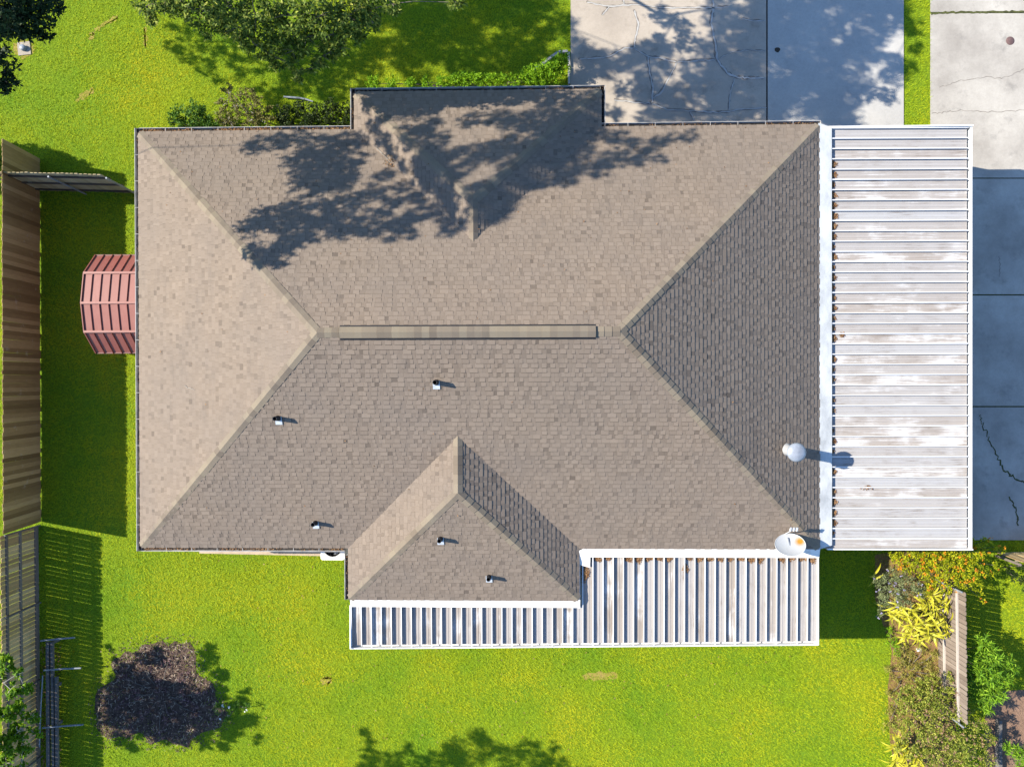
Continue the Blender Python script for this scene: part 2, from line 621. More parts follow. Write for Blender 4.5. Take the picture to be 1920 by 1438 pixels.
def ribbon(m, pix, widths, z, jitter=1.2, sub=5):
    """a ragged strip along photo points, widths in pixels"""
    pts, ws = [], []
    for i in range(len(pix) - 1):
        for k in range(sub):
            t = k / sub
            pts.append((pix[i][0] * (1 - t) + pix[i + 1][0] * t + random.uniform(-jitter, jitter), pix[i][1] * (1 - t) + pix[i + 1][1] * t + random.uniform(-jitter, jitter)))
            ws.append((widths[0] * (1 - (i + t) / len(pix)) + widths[1] * (i + t) / len(pix)) * random.uniform(.6, 1.35))
    pts.append(pix[-1]); ws.append(widths[1] * .6)
    g = [P(*p)[:2] for p in pts]
    L, R_ = [], []
    for i, p in enumerate(g):
        a, b = g[max(i - 1, 0)], g[min(i + 1, len(g) - 1)]
        d = np.array(b) - np.array(a); d = d / (np.linalg.norm(d) + 1e-9)
        nrm = np.array([-d[1], d[0]]) * ws[i] / 55.6 / 2
        L.append((*(p + nrm), z)); R_.append((*(p - nrm), z))
    for i in range(len(g) - 1):
        m.poly([R_[i], R_[i + 1], L[i + 1], L[i]])


cracks = [
    ([(1100, 5), (1140, 14), (1185, 10), (1240, 16), (1290, 16), (1337, 16), (1365, 14)], (4, 4)),
    ([(1140, 14), (1128, 30)], (4, 2)), ([(1166, 0), (1170, 10)], (3, 3)),
    ([(1188, 20), (1197, 48), (1190, 75), (1187, 92)], (5, 4)),
    ([(1085, 112), (1140, 108), (1170, 92), (1187, 91), (1212, 106), (1240, 111), (1270, 118), (1310, 114), (1340, 114)], (4, 5)),
    ([(1334, -20), (1337, 16), (1332, 45), (1340, 80), (1344, 114)], (6, 7)),
    ([(1344, 114), (1362, 138), (1380, 146), (1405, 147), (1434, 148)], (7, 3)),
    ([(1214, 108), (1217, 135), (1224, 165), (1222, 192), (1220, 196)], (5, 6)),
    ([(1268, 118), (1255, 145), (1238, 175), (1224, 185)], (4, 5)),
    ([(1150, 188), (1190, 193), (1220, 195), (1250, 206), (1300, 209), (1345, 212), (1390, 206), (1436, 203)], (4, 4)),
    ([(1376, 148), (1368, 180), (1365, 208)], (4, 3)),
    ([(1390, 36), (1410, 40), (1434, 40)], (3, 2)), ([(1345, 112), (1372, 98), (1400, 95), (1434, 97)], (2, 2)),
    ([(1293, 210), (1300, 228)], (3, 2)),
]
for k, (pix, w) in enumerate(cracks):
    m = MB(); ribbon(m, pix, (w[0] * .95, w[1] * .95), .0385, 1.3)
    m.build('crack_edge', M['crack_rim'], driveway)
    m = MB(); ribbon(m, [(x + .6, y + .5) for x, y in pix], (w[0] * .55, w[1] * .55), .0425, 1.1)
    m.build('crack_seal', M['seal'], driveway)
m = MB()
for q in blob(1457, 95, 5, 5, 14, .1, 3): m.v.append((q[0], q[1], .039))
m.f.append(tuple(range(14))); m.c.append(None); m.smooth.append(False)
m.build('oil_spot', M['joint'], driveway)

# ---- the neighbouring driveway to the right
side = empty('side_driveway', (0, 0, 0), kind='structure')
rows = [(-170, 24), (26.5, 334), (336, 552), (554.5, 761), (763.5, 1012)]
for a, b in rows:
    px_slab('concrete_slab', 1744, a, 2330, b, M['concrete_side'], side, .03)
px_slab('joint_filling', 1744, -170, 2330, 1012, M['moss'], side, .011)
slab('concrete_slab', [(8.75, -5.0), (13.05, -5.0), (13.05, 7.3), (8.75, 7.3)], M['concrete_side'], side, .03)
m = MB(); ribbon(m, [(1744, 27), (1790, 25), (1850, 24.5), (1920, 23)], (4, 3), .036, 1.2, 12)
m.build('weed_line', M['moss'], side)
for pix, w in (([(1746, 214), (1775, 211), (1800, 208), (1850, 211), (1920, 208)], (.9, .8)), ([(1760, 165), (1800, 152), (1850, 146), (1880, 148), (1920, 130)], (.6, .9)),
               ([(1872, 480), (1874, 500), (1873, 520)], (1, .8))):
    m = MB(); ribbon(m, pix, w, .0345, 1.6, 8); m.build('crack', M['crack_rim'], side)
for pix, w in (([(1836, 778), (1842, 800), (1860, 835), (1880, 880), (1898, 893), (1920, 905)], (1.5, 4)), ([(1893, 930), (1902, 955), (1908, 985)], (2, 3))):
    m = MB(); ribbon(m, pix, w, .0345, 3.0, 9); m.build('mossy_crack', M['moss'], side)
q = P(1893, 78)
m = MB(); m.lathe([(0, .0), (.13, .0), (.14, -.008)], 22, (q[0], q[1], .040))
m.build('manhole_lid', plain('rusty_lid', (.10, .06, .055), .7, .3, 30), label='small round rusty cover set in the sunlit side driveway', cat='cover')

# ---- beds, bare patches, paving
bed_pts = [(1640, 1040), (1700, 1030), (1790, 1040), (1800, 1110), (1790, 1330), (1800, 1500), (1690, 1500), (1668, 1390), (1664, 1290), (1672, 1220), (1655, 1170), (1640, 1120)]
sheet('garden_bed', ccw([tuple(P(*p)[:2]) for p in bed_pts]), .012, M['bedsoil'], kind='structure')
mulch_pts = blob(298, 1305, 104, 104, 54, .2, 8)
sheet('mulch_bed', mulch_pts, .014, M['mulch'], kind='structure')
pav = [(1846, 1345), (1862, 1296), (2100, 1280), (2100, 1600), (1846, 1600)]
sheet('brown_paving', ccw([tuple(P(*p)[:2]) for p in pav]), .016, M['paver'], kind='structure')
bare = [(200, 45, 26, 4, -.55), (172, 66, 4, 7, .3), (272, 70, 3, 18, 0), (612, 1276, 10, 8, 0), (1127, 1267, 34, 9, 0), (45, 92, 19, 19, 0), (160, 178, 18, 5, -.6), (980, 145, 24, 7, -.5)]
for i, (x, y, rx, ry, a) in enumerate(bare):
    pts = [P(x + rx * math.cos(t) * math.cos(a) - ry * math.sin(t) * math.sin(a) + random.uniform(-4, 4), y + rx * math.cos(t) * math.sin(a) + ry * math.sin(t) * math.cos(a) + random.uniform(-4, 4))[:2] for t in np.linspace(0, 2 * math.pi, 30, endpoint=False)]
    sheet('bare_patch', ccw([tuple(p) for p in pts]), .006, M['bare'], kind='structure')
slab_w = sheet('walkway', ccw([tuple(P(*p)[:2]) for p in [(376, 990), (376, 1036), (605, 1041), (605, 990)]]), .09, plain('walk_concrete', (.34, .265, .185), .9, .15, 5), depth=.2, kind='structure')
sheet('patio_floor', [(-5.3, -7.9), (8.5, -7.8), (8.5, -4.6), (-5.3, -4.6)], .05, M['concrete_side'], depth=.1, kind='structure')

# ================================================================== THE HOUSE
house = empty('house', (-1.5, 1.2, 0), label='long brick house under a tan shingled hip roof with two wings', cat='house')
HO = Vector((-1.5, 1.2, 0))


def hpart(mb, name, material, parent=None, **kw):
    """a part of the house, modelled in world coordinates"""
    par = house if parent is None else parent
    o = mb.build(name, material, par, **kw)
    o.matrix_parent_inverse = Matrix.Translation(-HO)
    return o


# walls with a few openings
m = MB()
IN = .55


def wall_ring(x0, x1, y0, y1, sides):
    t = .2
    for s in sides:
        if s == 'w': m.box(x0, x0 + t, y0 + t, y1 - t, .0, 2.48)
        if s == 'e': m.box(x1 - t, x1, y0 + t, y1 - t, .0, 2.48)
        if s == 's': m.box(x0, x1, y0, y0 + t, .0, 2.48)
        if s == 'n': m.box(x0, x1, y1 - t, y1, .0, 2.48)


wall_ring(XL + IN, XR - IN, YB + IN, YT - IN, 'wesn')
wall_ring(WL + IN, WR - IN, WB + IN, YB + IN + .19, 'wes')
wall_ring(UL + IN, UR - IN, YT - IN - .19, UT - IN, 'wen')
hpart(m, 'wall', M['brick'])
for (ax, c, fixed, w, out) in (('y', 5.5, XL + IN, 1.2, -1), ('x', -9.2, YT - IN, 1.6, 1), ('x', -9.6, YB + IN, 1.5, -1), ('x', 5.2, YT - IN, 1.8, 1), ('x', -1.6, UT - IN, 2.2, 1), ('x', -3.4, WB + IN, 1.5, -1), ('x', 6.0, YB + IN, 1.8, -1)):
    fr, pn = MB(), MB()
    lo, hi = fixed + out * .005, fixed + out * .05
    a, b = min(lo, hi), max(lo, hi)
    def B(mb, u0, u1, z0, z1, d):
        if ax == 'x': mb.box(u0, u1, a, b - d, z0, z1)
        else: mb.box(a + d, b, u0, u1, z0, z1)
    for u0, u1, z0, z1 in ((c - w / 2, c + w / 2, .95, 1.01), (c - w / 2, c + w / 2, 2.05, 2.11), (c - w / 2, c - w / 2 + .06, 1.01, 2.05), (c + w / 2 - .06, c + w / 2, 1.01, 2.05), (c - .025, c + .025, 1.01, 2.05)):
        B(fr, u0, u1, z0, z1, 0)
    f_ = hpart(fr, 'window', M['white'])
    g0 = fixed + out * .02
    for u0, u1 in ((c - w / 2 + .06, c - .025), (c + .025, c + w / 2 - .06)):
        q = [(u0, g0, 1.01), (u1, g0, 1.01), (u1, g0, 2.05), (u0, g0, 2.05)] if ax == 'x' else [(g0, u0, 1.01), (g0, u1, 1.01), (g0, u1, 2.05), (g0, u0, 2.05)]
        pn.poly(q)
    po = pn.build('pane', M['glass'], f_)

CT = 1 / math.sqrt(1 + K * K)


def clip_poly(poly, cl):
    """Sutherland-Hodgman against a convex counter-clockwise polygon"""
    out = poly
    for i in range(len(cl)):
        a, b = cl[i], cl[(i + 1) % len(cl)]
        ex, ey = b[0] - a[0], b[1] - a[1]
        inp, out = out, []
        if not inp: return []
        side = [ex * (p[1] - a[1]) - ey * (p[0] - a[0]) for p in inp]
        for j in range(len(inp)):
            p, q, sp, sq = inp[j], inp[(j + 1) % len(inp)], side[j], side[(j + 1) % len(inp)]
            if sp >= 0: out.append(p)
            if (sp >= 0) != (sq >= 0):
                t = sp / (sp - sq)
                out.append((p[0] + t * (q[0] - p[0]), p[1] + t * (q[1] - p[1])))
    return out


EXPO = .135
singles = []                                # the shingles that become objects of their own


def roof_slope(plan, u, w, single_rows=(), thk=.0125, shade_band=.017):
    """a shingled slope: plan outline (first point on the eave), eave direction u, uphill direction w"""
    o = Vector((plan[0][0], plan[0][1], EAVE))
    U = Vector((u[0], u[1], 0)); V = Vector((w[0] * CT, w[1] * CT, K * CT)); Nn = U.cross(V)
    poly = []
    for x, y in plan:
        dx, dy = x - o.x, y - o.y
        poly.append((dx * u[0] + dy * u[1], (dx * w[0] + dy * w[1]) / CT))
    deck = MB()
    top = [o + U * a + V * b - Nn * .004 for a, b in poly]
    deck.poly(top); deck.poly([p - Nn * .03 for p in top][::-1])
    for i in range(len(top)):
        a, b = top[i], top[(i + 1) % len(top)]
        deck.poly([a, a - Nn * .03, b - Nn * .03, b])
    slope = hpart(deck, 'roof_slope', M['deck'])
    fld = MB()
    u0, u1 = min(p[0] for p in poly), max(p[0] for p in poly)
    vmax = max(p[1] for p in poly)
    # let the shingles hang a little past the eave
    cl = [(a - .0, b - (.03 if b < .01 else 0)) for a, b in poly]
    row = 0
    v = -.03
    while v < vmax:
        va, vb = v, v + EXPO
        x = u0 - random.uniform(0, .3)
        thick = random.random() < .5
        wob = random.uniform(-.05, .05)
        while x < u1:
            wd = random.choice((.10, .13, .16, .19, .23)) * random.uniform(.9, 1.1) if thick else random.choice((.08, .10, .13, .16)) * random.uniform(.9, 1.1)
            if x + wd > u0:
                q = clip_poly([(x + .0012, va), (x + wd - .0012, va), (x + wd - .0012, vb), (x + .0012, vb)], cl)
                if len(q) >= 3:
                    cx_ = sum(p[0] for p in q) / len(q); cv = sum(p[1] for p in q) / len(q)
                    W = o + U * cx_ + V * cv
                    oth = roof_z(W.x, W.y, 'all')
                    if oth < W.z + .10:
                        t = (thk if thick else .0055) * random.uniform(.85, 1.1)
                        tone = min(max((.68 if thick else .36) + wob + random.gauss(0, .13), 0), 1)
                        P3 = [o + U * a + V * b + Nn * (t * (1 - (b - va) / EXPO) + .0006) for a, b in q]
                        D3 = [o + U * a + V * b - Nn * .003 for a, b in q]
                        tgt = fld
                        if row in single_rows and thick and len(q) == 4 and wd > .18 and len(singles) < 300:
                            tgt = MB()
                        tone = .2 + .8 * tone
                        tgt.poly(P3, tone)
                        if thick and row and shade_band and len(q) == 4:      # each thick tab's butt shadow, painted on like the printed shadow lines of shingles
                            g = [(x + .004, va - shade_band), (x + wd + .004, va - shade_band), (x + wd + .004, va + .001), (x + .004, va + .001)]
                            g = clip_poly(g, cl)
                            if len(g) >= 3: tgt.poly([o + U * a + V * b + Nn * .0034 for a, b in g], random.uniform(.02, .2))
                        for i in range(len(q)):
                            j = (i + 1) % len(q)
                            if q[i][1] > vb - 1e-4 and q[j][1] > vb - 1e-4: continue
                            tgt.poly([P3[i], D3[i], D3[j], P3[j]], tone * .2)
                        if tgt is not fld:
                            singles.append(tgt); hp = tgt.build('shingle', M['shingle'], slope)
            x += wd
            thick = not thick if random.random() < .86 else thick
        v += EXPO; row += 1
    f_ = fld.build('shingle_field', M['shingle'], slope, kind='stuff')
    return slope


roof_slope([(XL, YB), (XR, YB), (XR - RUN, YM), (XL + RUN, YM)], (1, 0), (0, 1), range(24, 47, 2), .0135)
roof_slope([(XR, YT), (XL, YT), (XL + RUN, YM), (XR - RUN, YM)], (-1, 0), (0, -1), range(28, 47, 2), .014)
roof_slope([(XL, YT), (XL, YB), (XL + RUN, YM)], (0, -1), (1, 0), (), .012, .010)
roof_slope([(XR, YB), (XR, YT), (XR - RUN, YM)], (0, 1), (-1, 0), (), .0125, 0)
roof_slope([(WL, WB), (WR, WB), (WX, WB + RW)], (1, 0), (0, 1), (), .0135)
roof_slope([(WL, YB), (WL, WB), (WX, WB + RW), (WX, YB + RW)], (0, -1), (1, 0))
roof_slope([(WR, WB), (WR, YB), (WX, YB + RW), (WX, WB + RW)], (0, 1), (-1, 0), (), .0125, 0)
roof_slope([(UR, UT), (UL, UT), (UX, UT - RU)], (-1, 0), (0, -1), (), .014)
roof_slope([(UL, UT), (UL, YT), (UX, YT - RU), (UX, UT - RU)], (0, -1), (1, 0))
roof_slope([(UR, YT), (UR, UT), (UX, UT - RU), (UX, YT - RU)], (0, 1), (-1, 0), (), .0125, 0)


def caps(a, b, nl, nr, step=.215, wid=.135, name='hip_cap', lift=.012):
    """a row of bent cap shingles from a up to b, lying on the slopes with plan uphill directions nl and nr"""
    a, b = Vector(a), Vector(b)
    L = (b - a).length; d = (b - a) / L
    n = max(1, int(round(L / step))); st = L / n
    def n3(w): return Vector((-w[0] * K, -w[1] * K, 1)).normalized()
    n1, n2 = n3(nl), n3(nr)
    s1 = (n1.cross(d)).normalized(); s2 = (d.cross(n2)).normalized()
    nm = (n1 + n2).normalized()
    mb = MB()
    for (t0, h0, t1, h1) in ((-.01, lift + .012, st + .012, lift),):
        A = [d * t0 + s1 * wid + n1 * h0, d * t0 + nm * (h0 + .004), d * t0 + s2 * wid + n2 * h0]
        Bv = [d * t1 + s1 * wid + n1 * h1, d * t1 + nm * (h1 + .004), d * t1 + s2 * wid + n2 * h1]
        z = [p - nm * .014 for p in A]; zb = [p - nm * .014 for p in Bv]
        mb.faces(A + Bv, [(0, 1, 4, 3), (1, 2, 5, 4)], smooth=False)
        mb.faces(A + z, [(0, 3, 4, 1), (1, 4, 5, 2)])
        mb.faces([A[0], Bv[0], zb[0], z[0]], [(0, 1, 2, 3)])
        mb.faces([A[2], Bv[2], zb[2], z[2]], [(3, 2, 1, 0)])
    me = mb.mesh(name, M['cap'])
    for i in range(n):
        ob = bpy.data.objects.new(name, me)
        link(ob, house)
        ob.location = a + d * (st * i) - HO
    return n


RZ = EAVE + K * RUN
AL, AR = (XL + RUN, YM, RZ), (XR - RUN, YM, RZ)
S_, N_, W_, E_ = (0, 1), (0, -1), (1, 0), (-1, 0)           # uphill direction of the slope that faces that way
nc = 0
nc += caps((XL + .03, YB + .03, EAVE), AL, W_, S_)
nc += caps((XL + .03, YT - .03, EAVE), AL, N_, W_)
nc += caps((XR - .03, YB + .03, EAVE), AR, S_, E_)
nc += caps((XR - .03, YT - .03, EAVE), AR, E_, N_)
ZW, ZU = EAVE + K * RW, EAVE + K * RU
nc += caps((WL + .03, WB + .03, EAVE), (WX, WB + RW, ZW), W_, S_, .25)
nc += caps((WR - .03, WB + .03, EAVE), (WX, WB + RW, ZW), S_, E_, .25)
nc += caps((WX, WB + RW, ZW), (WX, YB + RW, ZW), W_, E_, .25, name='ridge_cap')
nc += caps((UL + .03, UT - .03, EAVE), (UX, UT - RU, ZU), N_, W_, .25)
nc += caps((UR - .03, UT - .03, EAVE), (UX, UT - RU, ZU), E_, N_, .25)
nc += caps((UX, UT - RU, ZU), (UX, YT - RU, ZU), E_, W_, .25, name='ridge_cap')
VX0, VX1 = P(636, 624, RZ)[0], P(1117, 624, RZ)[0]
nc += caps(AL, (VX0, YM, RZ), N_, S_, .2, name='ridge_cap')
nc += caps(AR, (VX1, YM, RZ), S_, N_, .2, name='ridge_cap')

# ridge vent: a raised black baffle with cap shingles on it
m = MB()
hw = .148
for s in (-1, 1):
    a = [(VX0, YM + s * hw, RZ - K * hw + .012), (VX1, YM + s * hw, RZ - K * hw + .012), (VX1, YM + s * hw, RZ - K * hw + .05), (VX0, YM + s * hw, RZ - K * hw + .05)]
    m.poly(a if s < 0 else a[::-1])
    m.poly([(VX0, YM + s * hw, RZ - K * hw + .05), (VX1, YM + s * hw, RZ - K * hw + .05), (VX1, YM, RZ + .055), (VX0, YM, RZ + .055)])
    b = [(VX0, YM + s * (hw + .045), RZ - K * hw + .006), (VX1, YM + s * (hw + .045), RZ - K * hw + .006), (VX1, YM + s * hw, RZ - K * hw + .018), (VX0, YM + s * hw, RZ - K * hw + .018)]
    m.poly(b)
for x in (VX0, VX1):
    m.poly([(x, YM - hw, RZ - K * hw + .0), (x, YM + hw, RZ - K * hw + .0), (x, YM + hw, RZ - K * hw + .05), (x, YM, RZ + .055), (x, YM - hw, RZ - K * hw + .05)])
vent = hpart(m, 'ridge_vent', M['black'])
nv = 34
sx = (VX1 - VX0 - .02) / nv
mb = MB()
hh = .150
for s in (-1, 1):
    mb.poly([(0, s * hh, -K * hh * .7 + .05), (sx * 1.05, s * hh, -K * hh * .7 + .044), (sx * 1.05, 0, .066), (0, 0, .072)][::s])
    mb.poly([(0, s * hh, -K * hh * .7 + .05), (0, 0, .072), (0, 0, .06), (0, s * hh, -K * hh * .7 + .038)])
    mb.poly([(0, s * hh, -K * hh * .7 + .05), (sx, s * hh, -K * hh * .7 + .044), (sx, s * hh, -K * hh * .7 + .036), (0, s * hh, -K * hh * .7 + .036)])
vme = mb.mesh('vent_cap', M['cap'])
for i in range(nv):
    ob = bpy.data.objects.new('vent_cap', vme); link(ob, vent)
    ob.location = (VX0 + .01 + sx * i, YM, RZ + .004)

# fascia, soffit, gutters
m = MB(); sf = MB()
def fas(x0, y0, x1, y1, nx, ny):
    a, b = sorted((x0, x1)), sorted((y0, y1))
    m.box(a[0] - (.02 if ny == 0 and nx < 0 else 0) + (0.0 if ny else 0), a[1] + (.02 if nx > 0 else 0), b[0] - (.02 if ny < 0 else 0), b[1] + (.02 if ny > 0 else 0), 2.40, 2.568)
e = .03
segs = [((XL, YT), (XL, YB), (-1, 0)), ((XL, YB), (WL, YB), (0, -1)), ((WL, YB), (WL, WB), (-1, 0)), ((WL, WB), (WR, WB), (0, -1)), ((WR, WB), (WR, YB), (1, 0)), ((WR, YB), (XR, YB), (0, -1)),
        ((XR, YB), (XR, YT), (1, 0)), ((XR, YT), (UR, YT), (0, 1)), ((UR, YT), (UR, UT), (1, 0)), ((UR, UT), (UL, UT), (0, 1)), ((UL, UT), (UL, YT), (-1, 0)), ((UL, YT), (XL, YT), (0, 1))]
for a, b, nrm in segs:
    fb = MB()
    ax, ay, bx, by = a[0], a[1], b[0], b[1]
    ix, iy = nrm[0] * -.035, nrm[1] * -.035
    x0, x1 = sorted((ax, bx)); y0, y1 = sorted((ay, by))
    if nrm[0]: fb.box(min(ax, ax + ix), max(ax, ax + ix), y0 + .04, y1 - .04, 2.40, 2.560)
    else: fb.box(x0, x1, min(ay, ay + iy), max(ay, ay + iy), 2.40, 2.558)
    hpart(fb, 'fascia', M['fascia'])
sf.box(XL + .04, XR - .04, YB + .04, YT - .04, 2.47, 2.49)
sf.box(WL + .04, WR - .04, WB + .04, YB + .04, 2.471, 2.489)
sf.box(UL + .04, UR - .04, YT - .04, UT - .04, 2.471, 2.489)
hpart(sf, 'soffit', M['soffit'])


def gutter(a, b, nrm, e0=0.0, e1=0.0, fill=.3):
    """an open trough hung along the eave from a to b; e0/e1 lengthen its ends"""
    a, b, n = Vector((*a, 0)), Vector((*b, 0)), Vector((*nrm, 0))
    d = (b - a).normalized(); a = a - d * e0; b = b + d * e1
    prof = [(.006, 2.575), (.006, 2.466), (.11, 2.466), (.130, 2.585), (.142, 2.585), (.142, 2.572), (.134, 2.567), (.12, 2.455), (.004, 2.455)]
    g = MB()
    A = [a + n * o_ + Vector((0, 0, z)) for o_, z in prof]; Bq = [b + n * o_ + Vector((0, 0, z)) for o_, z in prof]
    for i in range(len(prof) - 1):
        g.poly([A[i], A[i + 1], Bq[i + 1], Bq[i]])
    for e_ in (A, Bq):
        g.poly([e_[0], e_[1], e_[2], e_[3]]); 
    L = (b - a).length
    k = int(L / .78)
    for i in range(1, k):
        p = a + d * (L * i / k)
        g.bar(p + n * .0 + Vector((0, 0, 2.578)), p + n * .125 + Vector((0, 0, 2.583)), .012, .006)
    gu = hpart(g, 'gutter', M['gutter'])
    s = MB()
    sn = int(L / .12)
    for i in range(sn):
        p, q = a + d * (L * i / sn + .004), a + d * (L * (i + 1) / sn)
        z0, z1 = 2.475 + random.uniform(0, .03), 2.475 + random.uniform(0, .03)
        s.poly([p + n * .008 + Vector((0, 0, z0)), p + n * .112 + Vector((0, 0, z1)), q + n * .112 + Vector((0, 0, z0)), q + n * .008 + Vector((0, 0, z1))])
    s.build('gutter_silt', M['gutter_in'], gu)
    nl = int(L * 260 * fill)
    if nl:
        t = rng.uniform(0, L, nl)
        keep = (np.sin(t * 2.1 + a.x) + np.sin(t * 5.3) * .7 + rng.normal(0, .6, nl)) > (.6 - fill)
        t = t[keep]; nl = len(t)
        off = rng.uniform(.012, .11, nl)
        pos = np.array(a)[None] + t[:, None] * np.array(d)[None] + off[:, None] * np.array(n)[None] + np.array([0, 0, 1])[None] * rng.uniform(2.50, 2.575, nl)[:, None]
        me = np_mesh('leaf_litter', leaf_verts(pos, .045, .025, .7), 4, rng.uniform(0, 1, nl), M['litter'])
        link(tag(bpy.data.objects.new('leaf_litter', me), kind='stuff'), gu)


gutter((XL, YT), (XL, YB), (-1, 0), .138, .138, .08)
gutter((XL, YT), (UL, YT), (0, 1), 0, -.14, .9)
gutter((UL, YT), (UL, UT), (-1, 0), 0, .138, .2)
gutter((UL, UT), (UR, UT), (0, 1), 0, .0, .15)
gutter((UR, UT), (UR, YT), (1, 0), .138, 0, .05)
gutter((UR, YT), (XR, YT), (0, 1), 0, .05, .25)
gutter((XL, YB), (WL, YB), (0, -1), 0, -.14, .55)
gutter((WL, YB - .25), (WL, WB), (-1, 0), 0, .02, .3)

# plumbing vents
for i, (px, py) in enumerate([(818, 717), (522, 784), (592, 980), (826, 1010), (917, 1081)]):
    q = P_roof(px, py); z = q[2]
    R3 = Matrix.Rotation(math.atan(K), 4, 'X')
    fl = MB(); fl.box(-.095, .095, -.19, .05, .020, .026, Matrix.Translation(q) @ R3)
    fo = hpart(fl, 'roof_vent', M['leadgrey'])
    pm = MB()
    pm.lathe([(.085, -.02), (.075, .08), (.066, .10), (.064, .30), (.050, .302), (.048, .12), (0, .11)], 16, (q[0], q[1], z))
    pm.build('vent_pipe', M['black'], fo)

# flue on the east slope
q = P_roof(1475, 843)
fm = MB(); fm.lathe([(.19, -.08), (.185, .02), (.15, .06), (.15, .74)], 24, tuple(q))
flue = hpart(fm, 'flue', plain('flue_enamel', (.27, .27, .265), .4, .1, 6))
fm = MB(); fm.lathe([(0, .0), (.20, .0), (.255, .03), (.265, .07), (.255, .10), (.20, .145), (.11, .175), (0, .185)], 28, (q[0], q[1], q[2] + .70))
fm.build('flue_cap', M['galv'], flue)
fm = MB(); fm.lathe([(.262, .0), (.27, .012), (.262, .024)], 28, (q[0], q[1], q[2] + .76)); fm.build('cap_band', M['galv'], flue)

# downspout at the front gutter
q = P(950, 152, 1.6)
m = MB(); m.bar((q[0], UT + .07, 2.45), (q[0], UT + .07, .15), .07, .05); m.bar((q[0], UT + .07, .15), (q[0], UT + .75, .06), .07, .05)
hpart(m, 'downspout', M['gutter'])

# ================================================================== CARPORT AND PATIO COVER
PITCH = .3055                              # pan width


def pan_profile(w, h=.088):
    """across a pan: flat tray with two faint ribs, a standing rib with a top flange at the near edge"""
    f = .026
    return [(0, h - .012), (0, h), (f, h), (f, h - .014), (.010, h - .014), (.010, .004), (w * .30, .0), (w * .32, .007), (w * .36, .007), (w * .38, 0), (w * .62, 0), (w * .64, .007), (w * .68, .007), (w * .70, 0), (w - .004, .0), (w - .002, h - .02)]


def pan(name, origin, along, across, length, w, material, parent, drop, PO):
    """a roof pan; drop = how much it falls along its length"""
    o, A, C = Vector(origin), Vector((*along, 0)), Vector((*across, 0))
    m = MB()
    a = [C * s + Vector((0, 0, z)) for s, z in pan_profile(w)]
    b = [p + A * length + Vector((0, 0, -drop)) for p in a]
    n = len(a)
    for i in range(n - 1): m.poly([a[i], a[i + 1], b[i + 1], b[i]], 1.0 if i < 5 else 0.0)
    ob = m.build(name, material, parent)
    ob.location = o - PO
    return ob


CX0, CX1, CY0, CY1 = 8.98, 13.12, -5.05, 7.50
CZ = 2.46
CO = Vector((11.0, 1.2, 0))
carport = empty('carport', CO, label='long carport right of the house roofed with white ribbed metal pans', cat='carport')
npan = int(round((CY1 - CY0) / PITCH)); cw = (CY1 - CY0) / npan
for i in range(npan):
    pan('roof_panel', (CX0, CY1 - cw * i, CZ), (1, 0), (0, -1), CX1 - CX0, cw, M['pan_x'], carport, .07, CO)


def cpart(m, name, material, PO, parent, **kw):
    ob = m.build(name, material, parent, **kw)
    ob.location = -PO
    return ob


m = MB()   # gutter beam along the outer edge
m.box(CX1 + .075, CX1 + .10, CY0 - .03, CY1 + .03, CZ - .19, CZ + .03)
m.box(CX1 - .05, CX1 + .075, CY0 - .03, CY1 + .03, CZ - .19, CZ - .17)
m.box(CX1 + .045, CX1 + .075, CY0 - .03, CY1 + .03, CZ + .012, CZ + .03)
cpart(m, 'gutter', M['white'], CO, carport)
m = MB(); m.box(CX0 - .3, CX1 + .10, CY1 + .005, CY1 + .045, CZ - .15, CZ + .085); cpart(m, 'end_trim', M['white'], CO, carport)
m = MB(); m.box(CX0 - .05, CX1 + .10, CY0 - .045, CY0 - .005, CZ - .20, CZ + .08); cpart(m, 'end_trim', M['white'], CO, carport)
m = MB()   # wide flashing between the shingles and the pans
fx0, fx1 = XR - .04, CX0 + .07
m.faces([(fx0, CY0 - .02, EAVE + .012), (fx1, CY0 + .1, CZ + .105), (fx1, CY1, CZ + .105), (fx0, CY1 + .12, EAVE + .012), (fx1, CY0 + .1, CZ + .085), (fx1, CY1, CZ + .085), (fx0, CY0 - .02, EAVE - .03), (fx0, CY1 + .12, EAVE - .03)],
        [(0, 1, 2, 3), (1, 4, 5, 2), (0, 6, 4, 1), (3, 2, 5, 7)])
cpart(m, 'flashing', M['flash_grey'], CO, carport)
for y in (-4.8, -.7, 3.2, 7.3):
    m = MB(); m.box(CX1 - .06, CX1 + .04, y - .05, y + .05, .03, CZ - .19); cpart(m, 'post', M['white'], CO, carport)
m = MB()
for k in range(3):
    for y in (-2.2, 1.9, 5.6): pass
m.box(10.9, 11.0, CY0, CY1, CZ - .20, CZ - .052); cpart(m, 'beam', M['white'], CO, carport)

# patio cover behind the house
PZ = 2.42
PO = Vector((2.0, -6.8, 0))
patio = empty('patio_cover', PO, label='L-shaped white ribbed metal patio cover below the rear eave', cat='patio cover')
PX0, PX1 = WL + .02, XR - .02
def outer_y(x): return -8.16 + .20 * (x - PX0) / (PX1 - PX0)
npp = int(round((PX1 - PX0) / PITCH)); pw = (PX1 - PX0) / npp
for i in range(npp):
    x = PX0 + pw * i
    ytop = (WB - .20) if x < WR - .05 else (YB - .24)
    if WR - .3 < x < WR + .15: ytop = YB - .45 if x > WR - .05 else ytop
    pan('roof_panel', (x, ytop, PZ), (0, -1), (1, 0), ytop - outer_y(x + pw / 2) - .07, pw, M['pan_y'], patio, .05, PO)
m = MB()   # gutter at the low edge, slightly out of square as it is
A, B2 = (PX0 - .03, outer_y(PX0)), (PX1 + .03, outer_y(PX1))
def off(p, d, z): return (p[0], p[1] + d, z)
